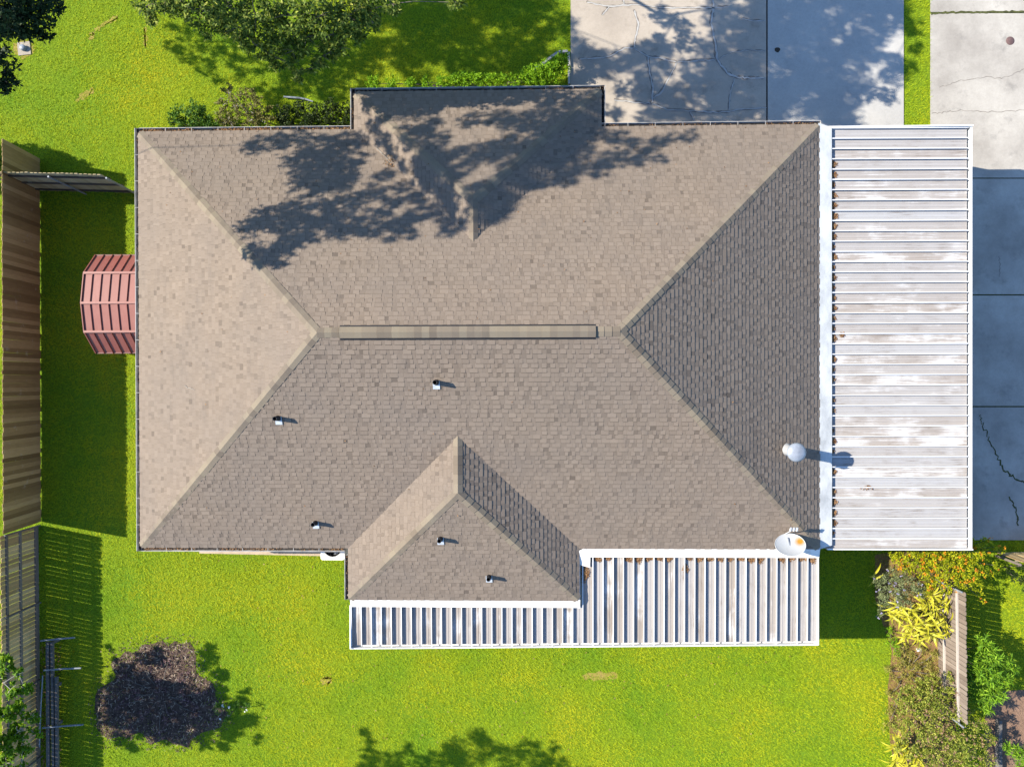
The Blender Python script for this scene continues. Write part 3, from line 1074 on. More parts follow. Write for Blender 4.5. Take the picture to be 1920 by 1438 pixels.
for d0, d1, z0, z1 in ((-.03, .0, PZ - .17, PZ + .02), (.0, .10, PZ - .17, PZ - .155), (.09, .115, PZ - .17, PZ - .07)):
    v = [off(A, d0, z0), off(B2, d0, z0), off(B2, d1, z0), off(A, d1, z0), off(A, d0, z1), off(B2, d0, z1), off(B2, d1, z1), off(A, d1, z1)]
    m.faces(v, [(3, 2, 1, 0), (4, 5, 6, 7), (0, 1, 5, 4), (1, 2, 6, 5), (2, 3, 7, 6), (3, 0, 4, 7)])
gut = cpart(m, 'gutter', M['white'], PO, patio)
for i in range(2, npp, 2):
    x = PX0 + pw * i + .012
    m = MB(); m.box(x - .012, x + .012, outer_y(x) - .01, outer_y(x) + .14, PZ + .005, PZ + .024)
    cpart(m, 'gutter_strap', M['white'], PO, patio)
for x, y0, y1 in ((PX0 - .035, outer_y(PX0), WB - .22), (PX1 + .005, outer_y(PX1), YB - .2)):
    m = MB(); m.box(x, x + .03, y0, y1, PZ - .15, PZ + .08); cpart(m, 'end_trim', M['white'], PO, patio)
# flashings
def flat_flash(pts_hi, pts_lo, mat_):
    m = MB()
    n = len(pts_hi)
    m.poly([pts_hi[0], pts_lo[0], pts_lo[1], pts_hi[1]])
    m.poly([(p[0], p[1], p[2] - .02) for p in pts_lo][::1] + [pts_lo[1], pts_lo[0]])
    return cpart(m, 'flashing', mat_, PO, patio)
zh, zl = EAVE + .004, PZ + .10
cuts = [WL + .02, WL + 2.95, WL + 5.55, WR + .05]
for a, b in zip(cuts[:-1], cuts[1:]):
    flat_flash([(a + .004, WB + .01, zh), (b - .004, WB + .01, zh)], [(a + .004, WB - .26, zl), (b - .004, WB - .26, zl)], M['flash'])
cuts = [WR + .22, WR + 1.25, WR + 4.2, XR + .02]
for a, b in zip(cuts[:-1], cuts[1:]):
    flat_flash([(a + .004, YB + .01, zh), (b - .004, YB + .01, zh)], [(a + .004 + (.14 if a == cuts[0] else 0), YB - .30, zl), (b - .004, YB - .30, zl)], M['flash'])
m = MB(); m.poly([(WR + .02, YB - .08, zh), (WR + .02, YB - .52, zl + .02), (WR + .35, YB - .62, zl), (WR + .36, YB - .30, zl + .001), (WR + .215, YB + .01, zh - .001)]); cpart(m, 'flashing', M['flash'], PO, patio)
m = MB(); m.box(WR + .01, WR + .05, WB - .26, YB - .5, PZ + .0, PZ + .11); cpart(m, 'side_trim', M['white'], PO, patio)
for x in (-5.2, -1.0, 3.4, 8.3):
    m = MB(); m.box(x - .05, x + .05, outer_y(x) + .03, outer_y(x) + .13, .05, PZ - .171); cpart(m, 'post', M['white'], PO, patio)

# dead leaves caught against the flashings
def litter(name, spots, label, seed):
    pos = []
    for (x, y, z, rx, ry, n) in spots:
        a = rng.uniform(0, 6.28, n); r = np.sqrt(rng.uniform(0, 1, n))
        rr = r * (1 + .25 * np.sin(3 * a + seed + x * 7))
        zz = z + (1 - r) * .035 * rng.uniform(.2, 1, n)
        pos.append(np.stack([x + rr * rx * np.cos(a), y + rr * ry * np.sin(a), zz], 1))
    pos = np.concatenate(pos)
    me = np_mesh(name, leaf_verts(pos, .05, .03, .75), 4, rng.uniform(0, 1, len(pos)), M['litter'])
    return link(tag(bpy.data.objects.new(name, me), label, 'leaf litter', kind='stuff'))


sp = []
for i in range(npan):
    if random.random() < .84 and i > 2:
        s = random.uniform(.35, 1.1)
        sp.append((CX0 + .10 + .05 * s, CY1 - cw * (i + .5) - .01, CZ + .012, .10 * s, .11 * min(s, .9), int(150 * s)))
sp.append((P(1578, 628, CZ)[0], P(1578, 628, CZ)[1], CZ + .01, .06, .06, 60))
sp.append((P(1625, 914, CZ)[0], P(1625, 914, CZ)[1], CZ + .01, .16, .05, 50))
litter('leaf_litter', sp, 'small heaps of dead leaves caught at the house end of carport pans', 1)
sp = []
for i in range(npp):
    x = PX0 + pw * (i + .55)
    if x > WR + .5 and random.random() < .85:
        s = random.uniform(.5, 1.1)
        sp.append((x, YB - .33, PZ + .012, .11, .13 * s, int(190 * s)))
sp.append((WR + .19, YB - .78, PZ + .02, .11, .28, 420))
sp.append((P(1285, 1066, PZ)[0], P(1285, 1066, PZ)[1], PZ + .01, .08, .12, 90))
litter('leaf_litter', sp, 'brown dead leaves lying along the top of patio cover pans', 2)

# ---- satellite dish on the eave corner
q = P_roof(1472, 1012)
dish = empty('satellite_dish', (q[0], q[1], q[2]), label='oval grey satellite dish with rust spot at the roof corner', cat='dish')
tilt = Matrix.Translation((.0, -.10, .42)) @ Matrix.Rotation(math.radians(14), 4, 'Z') @ Matrix.Rotation(math.radians(-52), 4, 'X')
k = NT('dish_face_paint', .35, .4)
v = k.pos(obj=True)
sp_ = k.n('ShaderNodeVectorMath'); sp_.operation = 'DISTANCE'; k.t.links.new(v, sp_.inputs[0]); sp_.inputs[1].default_value = (.28, .06, .42)
c = k.mix(k.ramp(sp_.outputs['Value'], [(.06, 1.0), (.19, 0.0)]), (.30, .31, .315), (.32, .13, .012))
k.color(c)
dm = MB()
rings, nn = 7, 36
vsr = []
for r in range(rings + 1):
    t = r / rings
    for j in range(nn):
        a = 2 * math.pi * j / nn
        vsr.append(tilt @ Vector((.42 * t * math.cos(a), .40 * t * math.sin(a), .085 * t * t)))
fsr = [(r * nn + j, r * nn + (j + 1) % nn, (r + 1) * nn + (j + 1) % nn, (r + 1) * nn + j) for r in range(rings) for j in range(nn)]
dm.faces(vsr, fsr, smooth=True)
dm.build('reflector', k.m, dish)
dm = MB(); dm.tube([tilt @ Vector((.42 * math.cos(a), .40 * math.sin(a), .085)) for a in np.linspace(0, 2 * math.pi, 37)], [.009] * 37, 6, False); dm.build('rim', M['dish'], dish)
b0 = tilt @ Vector((0, .38, .05)); b1 = Vector((.03, .44, .62))
dm = MB(); dm.tube([tilt @ Vector((0, 0, -.03)), b0 + Vector((0, .02, -.05)), b1], [.016, .016, .013], 7); dm.build('feed_arm', M['dish'], dish)
dm = MB()
for dx in (-.09, 0, .09):
    dm.tube([b1 + Vector((dx, -.04, -.02)), b1 + Vector((dx, .05, .03))], [.035, .03], 10)
dm.bar(b1 + Vector((-.1, .02, .0)), b1 + Vector((.1, .02, .0)), .03, .03); dm.build('receiver', M['dish'], dish)
dm = MB(); dm.tube([(0, .12, -.04), (0, .10, .26), tilt @ Vector((0, 0, -.03))], [.024, .024, .024], 8); dm.box(-.1, .1, .02, .22, -.03, .0, Matrix.Rotation(math.atan(K), 4, 'X') @ Matrix.Translation((0, 0, .05))); dm.build('mast', M['galv'], dish)

# ---- air conditioner by the rear wall
a0, a1 = P(601, 1050, .75), P(646, 1050, .75)
ac = empty('air_conditioner', ((a0[0] + a1[0]) / 2, a0[1] + .42, .0), label='white air conditioning unit with round fan under the rear gutter', cat='air conditioner')
w2 = (a1[0] - a0[0]) / 2
m = MB()
ro = .08
def rrect(w, d, z, r=ro, n=5):
    out = []
    for cx_, cy_, s in ((w - r, d - r, 0), (-w + r, d - r, 1), (-w + r, -d + r, 2), (w - r, -d + r, 3)):
        for j in range(n): 
            t = math.pi / 2 * (s + j / (n - 1)); out.append((cx_ + r * math.cos(t), cy_ + r * math.sin(t), z))
    return out
lo_, hi_ = rrect(w2, .42, .08), rrect(w2, .42, .74)
nq = len(lo_)
m.faces(lo_ + hi_, [(i, (i + 1) % nq, nq + (i + 1) % nq, nq + i) for i in range(nq)])
hole = [(.31 * math.cos(t), .31 * math.sin(t), .75) for t in [math.pi / 4 * 0 + 2 * math.pi * j / nq for j in range(nq)]]
m.faces(hi_ + hole, [(i, (i + 1) % nq, nq + (i + 1) % nq, nq + i) for i in range(nq)])
m.build('cabinet', M['white'], ac)
m = MB(); m.lathe([(.31, .745), (.30, .55), (0, .55)], 20); m.build('fan_well', M['black'], ac)
m = MB()
for j in range(5):
    t = 2 * math.pi * j / 5
    m.poly([(.05 * math.cos(t), .05 * math.sin(t), .62), (.27 * math.cos(t - .3), .27 * math.sin(t - .3), .59), (.27 * math.cos(t + .35), .27 * math.sin(t + .35), .66)])
m.build('fan', M['galv'], ac)
m = MB()
for r in (.10, .2, .28): m.tube([(r * math.cos(t), r * math.sin(t), .752) for t in np.linspace(0, 6.2832, 21)], [.004] * 21, 4, False)
for j in range(10):
    t = math.pi * 2 * j / 10; m.bar((.04 * math.cos(t), .04 * math.sin(t), .754), (.31 * math.cos(t), .31 * math.sin(t), .754), .006, .006)
m.build('fan_guard', M['black'], ac)

# ================================================================== FENCES
def fence(name, p0, p1, h, bw, gap, lean, rails, rail_side, bmat, rmat, label, post_step=2.4, post_mat=None, rail_w=.09, notch=True, posts=True, post_side=None, hvar=.02, post_r=.045):
    """upright boards from p0 to p1, rails and posts on one side; lean moves the board tops sideways"""
    p0, p1 = Vector((*p0[:2], 0)), Vector((*p1[:2], 0))
    d = (p1 - p0); L = d.length; d.normalize()
    n = Vector((-d.y, d.x, 0))
    root = empty(name, p0, label=label, cat='fence')
    cnt = int(L / (bw + gap))
    th = .018
    mb = MB()
    hw_ = bw / 2
    outline = [(-hw_, 0), (hw_, 0), (hw_, h - .03), (hw_ - .03, h), (-hw_ + .03, h), (-hw_, h - .03)] if notch else [(-hw_, 0), (hw_, 0), (hw_, h), (-hw_, h)]
    fr = [d * x + n * (-th / 2 + lean * z / h) + Vector((0, 0, z)) for x, z in outline]
    bk = [d * x + n * (th / 2 + lean * z / h) + Vector((0, 0, z)) for x, z in outline]
    mb.poly(fr); mb.poly(bk[::-1])
    for i in range(len(fr)):
        j = (i + 1) % len(fr); mb.poly([fr[i], bk[i], bk[j], fr[j]])
    me = mb.mesh('board', bmat)
    for i in range(cnt):
        ob = bpy.data.objects.new('board', me); link(ob, root)
        ob.location = d * ((bw + gap) * (i + .5) + random.uniform(-.45, .45) * gap) + n * random.uniform(-.006, .006) + Vector((0, 0, .02 + random.uniform(-hvar, hvar)))
        ob.rotation_euler.z = random.uniform(-.02, .02)
    for z, w_ in rails:
        m = MB(); o_ = n * (rail_side * (th / 2 + .024) + lean * z / h)
        m.bar(o_ + Vector((0, 0, z)), o_ + d * L + Vector((0, 0, z)), .04, w_); m.build('rail', rmat, root)
    if posts:
        k = max(1, int(L / post_step)); sd = rail_side if post_side is None else post_side
        for i in range(k + 1):
            m = MB(); b_ = d * min(L * i / k, L) + n * (sd * (th / 2 + .05 + post_r))
            m.tube([b_, b_ + n * lean + Vector((0, 0, h * .97))], [post_r, post_r], 8); m.build('post', post_mat or rmat, root)
    return root


f0, f1 = P(75, 298), P(77, 984)
fence('board_fence', f0, f1, 2.05, .1392, .0002, .22, [], 1, M['fence_brown'], M['rail'], 'tall brown weathered board fence along left edge beside the shed', posts=False)
g0, g1 = P(70, 985), P(76, 1560)
fence('picket_fence', g0, g1, 1.66, .133, .0115, -.03, [(.10, .16), (.85, .09), (1.45, .09)], 1, M['fence_grey'], M['rail'], 'lower grey picket fence with gaps beside the mulch bed', 2.2, M['old_post'], post_r=.03, hvar=.03)
h0, h1 = P(62, 357), P(262, 362)
fence('cross_fence', h0, h1, 2.0, .14, .003, 0.05, [(.25, .10), (1.0, .10), (1.72, .10)], -1, M['gate_board'], M['rail_x'], 'short cross fence of yellowish boards between tall fence and house', 1.35, M['pipe'], post_r=.03)
r0, r1 = P(1757, 1085), P(1760, 1322)
fence('side_fence', r0, r1, 1.55, .135, .012, .0, [(.42, .09), (1.15, .09)], -1, M['fence_side'], M['rail_pale'], 'weathered grey fence with two pale rails among the flowering bushes', 2.3, M['pipe'], post_r=.028)
s0, s1 = P(1868, 1036), P(2120, 1030)
fence('stub_fence', s0, s1, 1.2, .14, .01, .0, [(.3, .08), (.95, .08)], -1, M['fence_grey'], M['rail'], 'short piece of brown fence at right edge above orange bush', 2.0)

# ================================================================== SHED
sy0, sy1 = P(175, 662, 1.32)[1], P(180, 479, 1.32)[1]
syr = P(152, 568, 2.1)[1]; syb0, syb1 = P(158, 622, 1.93)[1], P(157, 512, 1.93)[1]
sx0, sx1 = P(152, 568, 2.1)[0], -11.35
shed = empty('garden_shed', ((sx0 + sx1) / 2, syr, 0), label='red metal garden shed with faceted roof tucked against the eave', cat='shed')
SO = Vector(shed.location)
prof = [(sy1, 1.32), (syb1, 1.93), (syr, 2.08), (syb0, 1.93), (sy0, 1.32)]
m = MB()
inset = .06
wl = [(prof[0][0] - inset, 0), (prof[0][0] - inset, 1.30), (syb1 - .03, 1.89), (syr, 2.03), (syb0 + .03, 1.89), (prof[4][0] + inset, 1.30), (prof[4][0] + inset, 0)]
A_ = [Vector((sx0 + .06, y, z)) - SO for y, z in wl]; B_ = [Vector((sx1 - .05, y, z)) - SO for y, z in wl]
m.poly(A_); m.poly(B_[::-1])
for i in (0, 5): m.poly([A_[i], B_[i], B_[i + 1], A_[i + 1]])
m.build('wall', M['shed'], shed)
nsp = 9
for f_i in range(4):
    (ya, za), (yb, zb) = prof[f_i], prof[f_i + 1]
    nrm = Vector((0, zb - za, ya - yb)) * (1 if ya > yb else -1); nrm.normalize()
    if nrm.z < 0: nrm = -nrm
    for i in range(nsp):
        xa, xb = sx0 + (sx1 - sx0) * i / nsp, sx0 + (sx1 - sx0) * (i + 1) / nsp
        skew = .0
        m = MB()
        def pt(x, t, h): return Vector((x, ya + (yb - ya) * t, za + (zb - za) * t)) + nrm * h - SO
        m.poly([pt(xa, 0, 0), pt(xb - .035, 0, 0), pt(xb - .035, 1, 0), pt(xa, 1, 0)][::-1])
        m.poly([pt(xb - .035, 0, 0), pt(xb - .027, 0, .035), pt(xb - .027, 1, .035), pt(xb - .035, 1, 0)][::-1])
        m.poly([pt(xb - .027, 0, .035), pt(xb - .008, 0, .035), pt(xb - .008, 1, .035), pt(xb - .027, 1, .035)][::-1])
        m.poly([pt(xb - .008, 0, .035), pt(xb, 0, 0), pt(xb, 1, 0), pt(xb - .008, 1, .035)][::-1])
        m.build('roof_panel', M['shed'], shed)
for (y, z) in prof[1:4]:
    m = MB(); m.bar(Vector((sx0 - .01, y, z + .03)) - SO, Vector((sx1, y, z + .03)) - SO, .07, .03); m.build('seam_strip', M['shed'], shed)
m = MB()
for a, b in zip(prof[:-1], prof[1:]):
    m.bar(Vector((sx0 - .005, a[0], a[1] + .015)) - SO, Vector((sx0 - .005, b[0], b[1] + .015)) - SO, .03, .05)
m.build('gable_trim', M['shed'], shed)
for y in (prof[0][0], prof[4][0]):
    m = MB(); m.bar(Vector((sx0, y, 1.31)) - SO, Vector((sx1, y, 1.31)) - SO, .04, .06); m.build('eave_trim', M['shed_dark'], shed)

# ================================================================== SMALL THINGS ON THE GROUND AND ROOF
q = P(46, 92)
co = empty('sewer_cleanout', (q[0], q[1], 0), label='grey round cleanout cap on a square concrete pad in lawn', cat='cleanout')
m = MB(); m.box(-.22, .22, -.22, .22, .0, .03, Matrix.Rotation(.1, 4, 'Z')); m.build('pad', M['concrete_old'], co)
m = MB(); m.lathe([(.10, .03), (.10, .12), (.085, .14), (.0, .145)], 18); m.build('cap', M['pipe'], co)

m = MB(); ribbon(m, [(532, 182), (550, 184), (568, 185), (586, 191)], (5, 4), .10, .3, 4)
pts = [P(x, y, .10) for x, y in ((532, 182), (545, 183), (560, 184), (575, 187), (587, 191))]
m = MB(); m.tube([tuple(p) for p in pts], [.03, .034, .034, .03, .02], 9); m.build('drain_pipe', M['pipe'], label='short pale drain pipe lying beside the dark front hedge', cat='pipe')

ed = empty('bed_edging', tuple(P(1068, 100)), label='pale concrete edging round the hedge bed by the driveway', cat='edging')
EO = Vector(ed.location)
for a, b in (((1067, 160), (1067, 128)), ((1067, 127), (1066, 101)), ((1064, 99), (1047, 100)), ((1046, 101), (1030, 112)), ((1029, 113), (1015, 124)), ((1014, 125), (1000, 134))):
    m = MB(); pa, pb = P(*a), P(*b)
    m.bar(Vector((pa[0], pa[1], .06)) - EO, Vector((pb[0], pb[1], .06)) - EO, .075, .12); m.build('edging_block', M['seal'], ed)

# twig with dead leaves caught in the front valley, and a bare twig on the west slope
def twig(name, px, label, leaves, r=.008):
    pts = [P_roof(*p) for p in px]
    root = empty(name, tuple(pts[0]), label=label, cat='twig')
    O = Vector(root.location)
    m = MB(); m.tube([Vector(p) + Vector((0, 0, .03)) - O for p in pts], [r] * len(pts), 5)
    for i in range(len(pts) - 1):
        b = Vector(pts[i]) + Vector((0, 0, .03)) - O
        m.tube([b, b + Vector((random.uniform(-.15, .15), random.uniform(-.15, .15), .06))], [r * .7, r * .4], 4)
    m.build('stem', M['pale_bark'], root)
    if leaves:
        c = np.array(pts[-1])
        pos = c + rng.normal(0, 1, (leaves, 3)) * [.11, .09, .02] + [0, 0, .05]
        me = np_mesh('dead_leaves', leaf_verts(pos, .06, .035, .5), 4, rng.uniform(0, 1, leaves), M['litter'])
        ob = tag(bpy.data.objects.new('dead_leaves', me), kind='stuff'); link(ob, root); ob.location = -O
    return root


twig('fallen_twig', [(706, 278), (718, 290), (728, 300), (734, 308)], 'small broken twig with dead leaves in the front roof valley', 60)
twig('bare_twig', [(347, 722), (352, 727), (358, 728), (366, 731)], 'thin pale twig lying on the left roof slope', 0, .006)

# timber and pipe frame beside the mulch bed
FZ = .42
fr0 = P(98, 1320)
frame = empty('plant_trellis', tuple(fr0), label='low grey timber and pipe trellis standing beside the picket fence', cat='trellis')
O = Vector(frame.location)
def fpt(px, py, z): return Vector(P(px, py, z)) - O
for x0, x1, y0, y1, w_, mt in ((90, 91, 1203, 1470, .10, 'old_post'), (98, 101, 1203, 1470, .075, 'old_post'), (106, 108, 1268, 1470, .08, 'old_post')):
    m = MB(); m.bar(fpt(x0, y0, FZ), fpt(x1, y1, FZ), w_, .09); m.build('beam', M[mt], frame)
for (xa, ya, xb, yb) in ((76, 1201, 140, 1195), (82, 1256, 152, 1252), (80, 1364, 156, 1358)):
    m = MB(); m.tube([fpt(xa, ya, FZ + .08), fpt((xa + xb) / 2, (ya + yb) / 2 - .5, FZ + .075), fpt(xb, yb, FZ + .05)], [.03, .03, .028], 8); m.build('cross_arm', M['pipe'], frame)
for x, y in ((95, 1206), (98, 1290), (100, 1362)):
    m = MB(); b = Vector(P(x, y, FZ)); m.box(b.x - .05 - O.x, b.x + .05 - O.x, b.y - .05 - O.y, b.y + .05 - O.y, 0, FZ); m.build('post', M['old_post'], frame)
m = MB(); m.tube([tuple(P(80, 1266, .5)), tuple(P(78, 1300, .5)), tuple(P(76, 1336, .45)), tuple(P(74, 1400, .4))], [.022] * 4, 8)
m.build('metal_pole', M['pipe'], label='thin grey metal pole leaning between the fence and trellis', cat='pole')

# things by the right fence
q = P(1722, 1216)
m = MB(); m.box(-.08, .08, -.05, .05, 0, .05, Matrix.Translation((q[0], q[1], .02)) @ Matrix.Rotation(.3, 4, 'Z')); m.box(-.05, .05, -.03, .03, .05, .065, Matrix.Translation((q[0], q[1], .02)) @ Matrix.Rotation(.3, 4, 'Z'))
m.build('white_box', M['white'], label='small white block lying in the brown bed beside the fence', cat='block')
m = MB(); b0 = P(1868, 1345); b1 = P(1868, 1560)
m.bar((b0[0], b0[1], .12), (b1[0], b1[1], .12), .10, .22); m.build('timber_edging', M['old_post'], label='dark timber edging along the brown paving at lower right', cat='edging')

# ================================================================== TREES AND SHRUBS
def clump_leaves(clumps, per, L, W, flat, shell=.45):
    """leaf positions through round clumps (x, y, z, r), denser towards the rim"""
    out = []
    for x, y, z, r in clumps:
        n = int(per * (r / .7) ** 2)
        d = rng.normal(0, 1, (n, 3)); d /= np.linalg.norm(d, axis=1, keepdims=True)
        # a clump is a bunch of sprays: leaves gather round random twig ends
        nt = max(8, n // 16)
        tw = rng.normal(0, 1, (nt, 3)); tw /= np.linalg.norm(tw, axis=1, keepdims=True)
        tw *= (rng.uniform(shell, 1.0, nt) ** .8 * r)[:, None]
        tw[:, 2] *= .62
        idx = rng.integers(0, nt, n)
        p = tw[idx] + rng.normal(0, 1, (n, 3)) * r * .10
        out.append(p + [x, y, z])
    pos = np.concatenate(out)
    return pos, leaf_verts(pos, L, W, flat)


def grow_limbs(base, clumps, r0, fork, thin=1.0):
    """a trunk with limbs that reach every clump, each limb leaving the nearest wood"""
    m = MB(); t = MB()
    base = Vector(base); top = base + Vector(fork)
    mid = base.lerp(top, .5) + Vector((random.uniform(-.15, .15), random.uniform(-.15, .15), 0))
    t.tube([base - Vector((0, 0, .1)), base + Vector((0, 0, .25)), mid, top], [r0 * 1.5, r0 * 1.1, r0 * .9, r0 * .75], 10)
    nodes = [(top, r0 * .7)]
    for c in sorted(clumps, key=lambda c: (Vector(c[:3]) - top).length):
        p = Vector(c[:3])
        q, rq = min(nodes, key=lambda n: (n[0] - p).length + max(0, n[0].z - p.z) * .8)
        d = p - q
        if d.length < .05: continue
        a = q + d * .4 + Vector((random.uniform(-.1, .1), random.uniform(-.1, .1), random.uniform(.0, .18))) * d.length * .5
        ra = max(min(rq * .75, .03 + d.length * .022) * thin, .014)
        m.tube([q, a, p], [ra, ra * .8, max(ra * .5, .01)], 6, False)
        nodes += [(a, ra * .8), (p, max(ra * .5, .012))]
        for _ in range(4):
            e_ = p + Vector((random.gauss(0, 1), random.gauss(0, 1), random.gauss(0, .6))).normalized() * c[3] * .85
            m.tube([p, p.lerp(e_, .5) + Vector((0, 0, .05)), e_], [.013, .009, .005], 4, False)
    return t, m


def tree(name, base, clumps, per, L, W, mat_, label, r0=.2, fork=(0, 0, 2.5), flat=.45, light=None, bark='bark', cat='tree', group=None, thin=1.0):
    root = empty(name, base, label=label, cat=cat, group=group)
    O = np.array(base)
    pos, vv = clump_leaves(clumps, per, L, W, flat)
    zc = (pos[:, 2] - pos[:, 2].min()) / max(np.ptp(pos[:, 2]), .01)
    tint = np.clip(rng.normal(.45, .22, len(pos)), 0, 1)
    me = np_mesh('crown', vv - O, 4, tint, mat_)
    link(bpy.data.objects.new('crown', me), root)
    t, l = grow_limbs(base, clumps, r0, fork, thin)
    for mb, nm in ((t, 'trunk'), (l, 'limbs')):
        ob = mb.build(nm, M[bark], root); ob.location = -Vector(base)
    return root


def in_frame(p, r, margin=0):
    x, y = pr(p)
    rr = r * F_PX / (CAM_H - p[2])
    return -rr * 1.1 + margin < x < 1920 + rr and -rr * 1.1 + margin < y < 1438 + rr * 1.1


def shade(px, py, r, z0, on_roof=False, z1=15.0, jit=0.0):
    """a clump whose shadow falls on the spot (px, py), as low as it can be without standing in view"""
    S = P_roof(px, py) if on_roof else P(px, py)
    z = z0
    while z < z1:
        dz = z - S[2]
        C = (S[0] - KX * dz, S[1] - KY * dz, z)
        if not in_frame(C, r): break
        z += .25
    z += random.uniform(0, jit)
    dz = z - S[2]
    return (S[0] - KX * dz, S[1] - KY * dz, z, r)


# -- the tall tree off to the upper left: its shade lies across the roof
tall = []
roof_spots = [(492, 272, .42), (545, 262, .45), (600, 275, .55), (575, 300, .55), (625, 300, .5), (605, 335, .55), (570, 335, .42), (635, 345, .5), (560, 385, .4), (600, 395, .5),
              (640, 390, .5), (500, 405, .42), (530, 418, .42), (470, 420, .3), (475, 432, .3), (560, 425, .5), (610, 430, .45), (655, 425, .5), (695, 420, .45), (735, 430, .42), (760, 415, .4), (540, 455, .35),
              (470, 470, .28), (495, 482, .4), (525, 478, .4), (510, 492, .3), (560, 455, .3), (660, 300, .4), (650, 265, .45), (690, 365, .4), (720, 385, .38), (770, 440, .25), (850, 425, .35), (840, 400, .35), (800, 395, .4), (770, 375, .35)]
for x, y, r in roof_spots: tall.append(shade(x, y, r, 7.5, True, 15, .4))
for x, y, r, z in [(15, 15, .55, 9.5), (50, 25, .5, 9.3), (80, 60, .22, 9.0), (12, 38, .4, 9.6), (-20, 30, .6, 10), (55, 50, .25, 9.2), (3, 110, .35, 8.2), (12, 152, .28, 8.0), (85, 8, .3, 9.2), (2, 165, .2, 8.0)]:
    C = P(x, y, z); tall.append((C[0], C[1], C[2], r))
tree('tall_tree', (-23.5, 7.6, 0), tall, 1250, .115, .062, M['tall_leaf'], 'tall dark leafed tree with branch tips in the upper left corner', .24, (.3, 0, 5.5), thin=.12)

# -- the oak beyond the upper edge: fringe in view, shade over lawn, front wing and driveway
oak = []
for x, y, r, z in [(275, 12, .30, 5.6), (285, 38, .2, 5.4), (310, 8, .4, 5.8), (345, 10, .45, 5.8), (385, 22, .5, 5.7), (400, 50, .35, 5.4), (430, 15, .55, 5.9), (450, 52, .5, 5.4), (480, 30, .55, 5.8), (480, 85, .35, 5.0), (515, 60, .5, 5.3),
                   (520, 110, .34, 4.8), (545, 30, .55, 5.7), (550, 95, .38, 4.9), (575, 70, .45, 5.2), (560, 135, .24, 4.6), (600, 30, .55, 5.7), (605, 105, .33, 4.9), (625, 65, .45, 5.3), (655, 30, .5, 5.7), (665, 62, .34, 5.2), (690, 20, .45, 5.7), (590, 128, .2, 4.6), (640, 90, .28, 5.0), (700, 45, .25, 5.3), (855, 5, .25, 6.0), (735, 8, .3, 6.0)]:
    C = P(x, y, z); oak.append((C[0], C[1], C[2], r))
spots = []
def scatter(x0, x1, y0, y1, n, r0, r1, z0, roof=False):
    """an even but irregular spread of shade spots over a patch of the photograph"""
    k = 0
    pts = []
    while len(pts) < n and k < 4000:
        k += 1
        p = (random.uniform(x0, x1), random.uniform(y0, y1))
        if all(math.hypot(p[0] - q[0], p[1] - q[1]) > .62 * math.sqrt((x1 - x0) * (y1 - y0) / n) for q in pts): pts.append(p)
    for x, y in pts: spots.append((x, y, random.uniform(r0, r1), z0, roof))
scatter(1440, 1610, -60, 160, 29, .45, .7, 7.0)
scatter(1600, 1690, -50, 70, 11, .45, .6, 7.0)
scatter(1600, 1680, 60, 150, 6, .3, .4, 7.0)
scatter(1440, 1590, 150, 230, 13, .45, .58, 7.0)
scatter(1600, 1680, 160, 225, 2, .2, .35, 5.0)
scatter(1340, 1445, 10, 230, 22, .42, .56, 6.5)
scatter(1215, 1350, 95, 225, 16, .38, .5, 6.5)
scatter(1200, 1340, 20, 100, 4, .25, .4, 4.5)
scatter(1075, 1215, 90, 155, 9, .32, .45, 6.5)
scatter(1140, 1220, 150, 215, 3, .25, .35, 4.5)
scatter(1690, 1735, 20, 140, 3, .2, .3, 5.0)
scatter(690, 1060, -20, 60, 22, .4, .6, 6.0)
scatter(680, 1040, 55, 150, 22, .35, .52, 6.0)
scatter(520, 700, 70, 185, 15, .35, .5, 4.5)
scatter(840, 1050, 20, 140, 8, .35, .5, 6.0)
scatter(930, 1115, 180, 300, 17, .38, .5, 6.0, True)
scatter(820, 930, 260, 400, 10, .32, .42, 6.0, True)
scatter(700, 900, 175, 250, 9, .2, .36, 6.0, True)
scatter(720, 800, 250, 330, 3, .2, .3, 6.0, True)
scatter(960, 1100, 300, 345, 6, .25, .35, 6.0, True)
for x, y, r in [(1140, 300, .38), (1190, 300, .36), (1175, 270, .3), (1215, 275, .3), (1245, 262, .28), (1290, 255, .25), (1150, 255, .35), (1240, 295, .2), (1125, 320, .3), (930, 390, .25), (1060, 335, .28), (690, 195, .3), (700, 235, .28), (740, 215, .3), (725, 330, .28), (755, 350, .3), (785, 310, .3), (800, 345, .3), (840, 290, .3), (830, 375, .3), (870, 420, .22), (680, 270, .22), (712, 260, .3), (765, 265, .32), (735, 290, .28), (790, 240, .3), (815, 200, .3), (850, 335, .28), (770, 195, .28)]: spots.append((x, y, r, 6.0, True))
for x, y, r, z0, rf in spots:
    oak.append(shade(x, y, r, z0, rf, 14, .5))
tree('oak_tree', (-3.6, 15.8, 0), oak, 1350, .125, .05, M['oak_leaf'], 'broad green oak whose lower boughs hang over the top edge', .34, (0, -.4, 3.4), .5)
lawn_shade = [shade(x, y, rr, 4.2, False, 12, .4) for x, y, rr in [(325, 90, .3), (350, 105, .35), (385, 125, .35), (410, 150, .22), (420, 110, .4), (455, 140, .3), (460, 100, .4), (490, 165, .25), (340, 60, .4), (380, 80, .4), (490, 120, .4), (430, 75, .4)]]
tree('young_tree', (-19.0, 15.2, 0), lawn_shade, 900, .11, .05, M['tall_leaf'], 'young tree beyond the upper left corner shading the lawn', .1, (0, 0, 2.2), thin=.3)

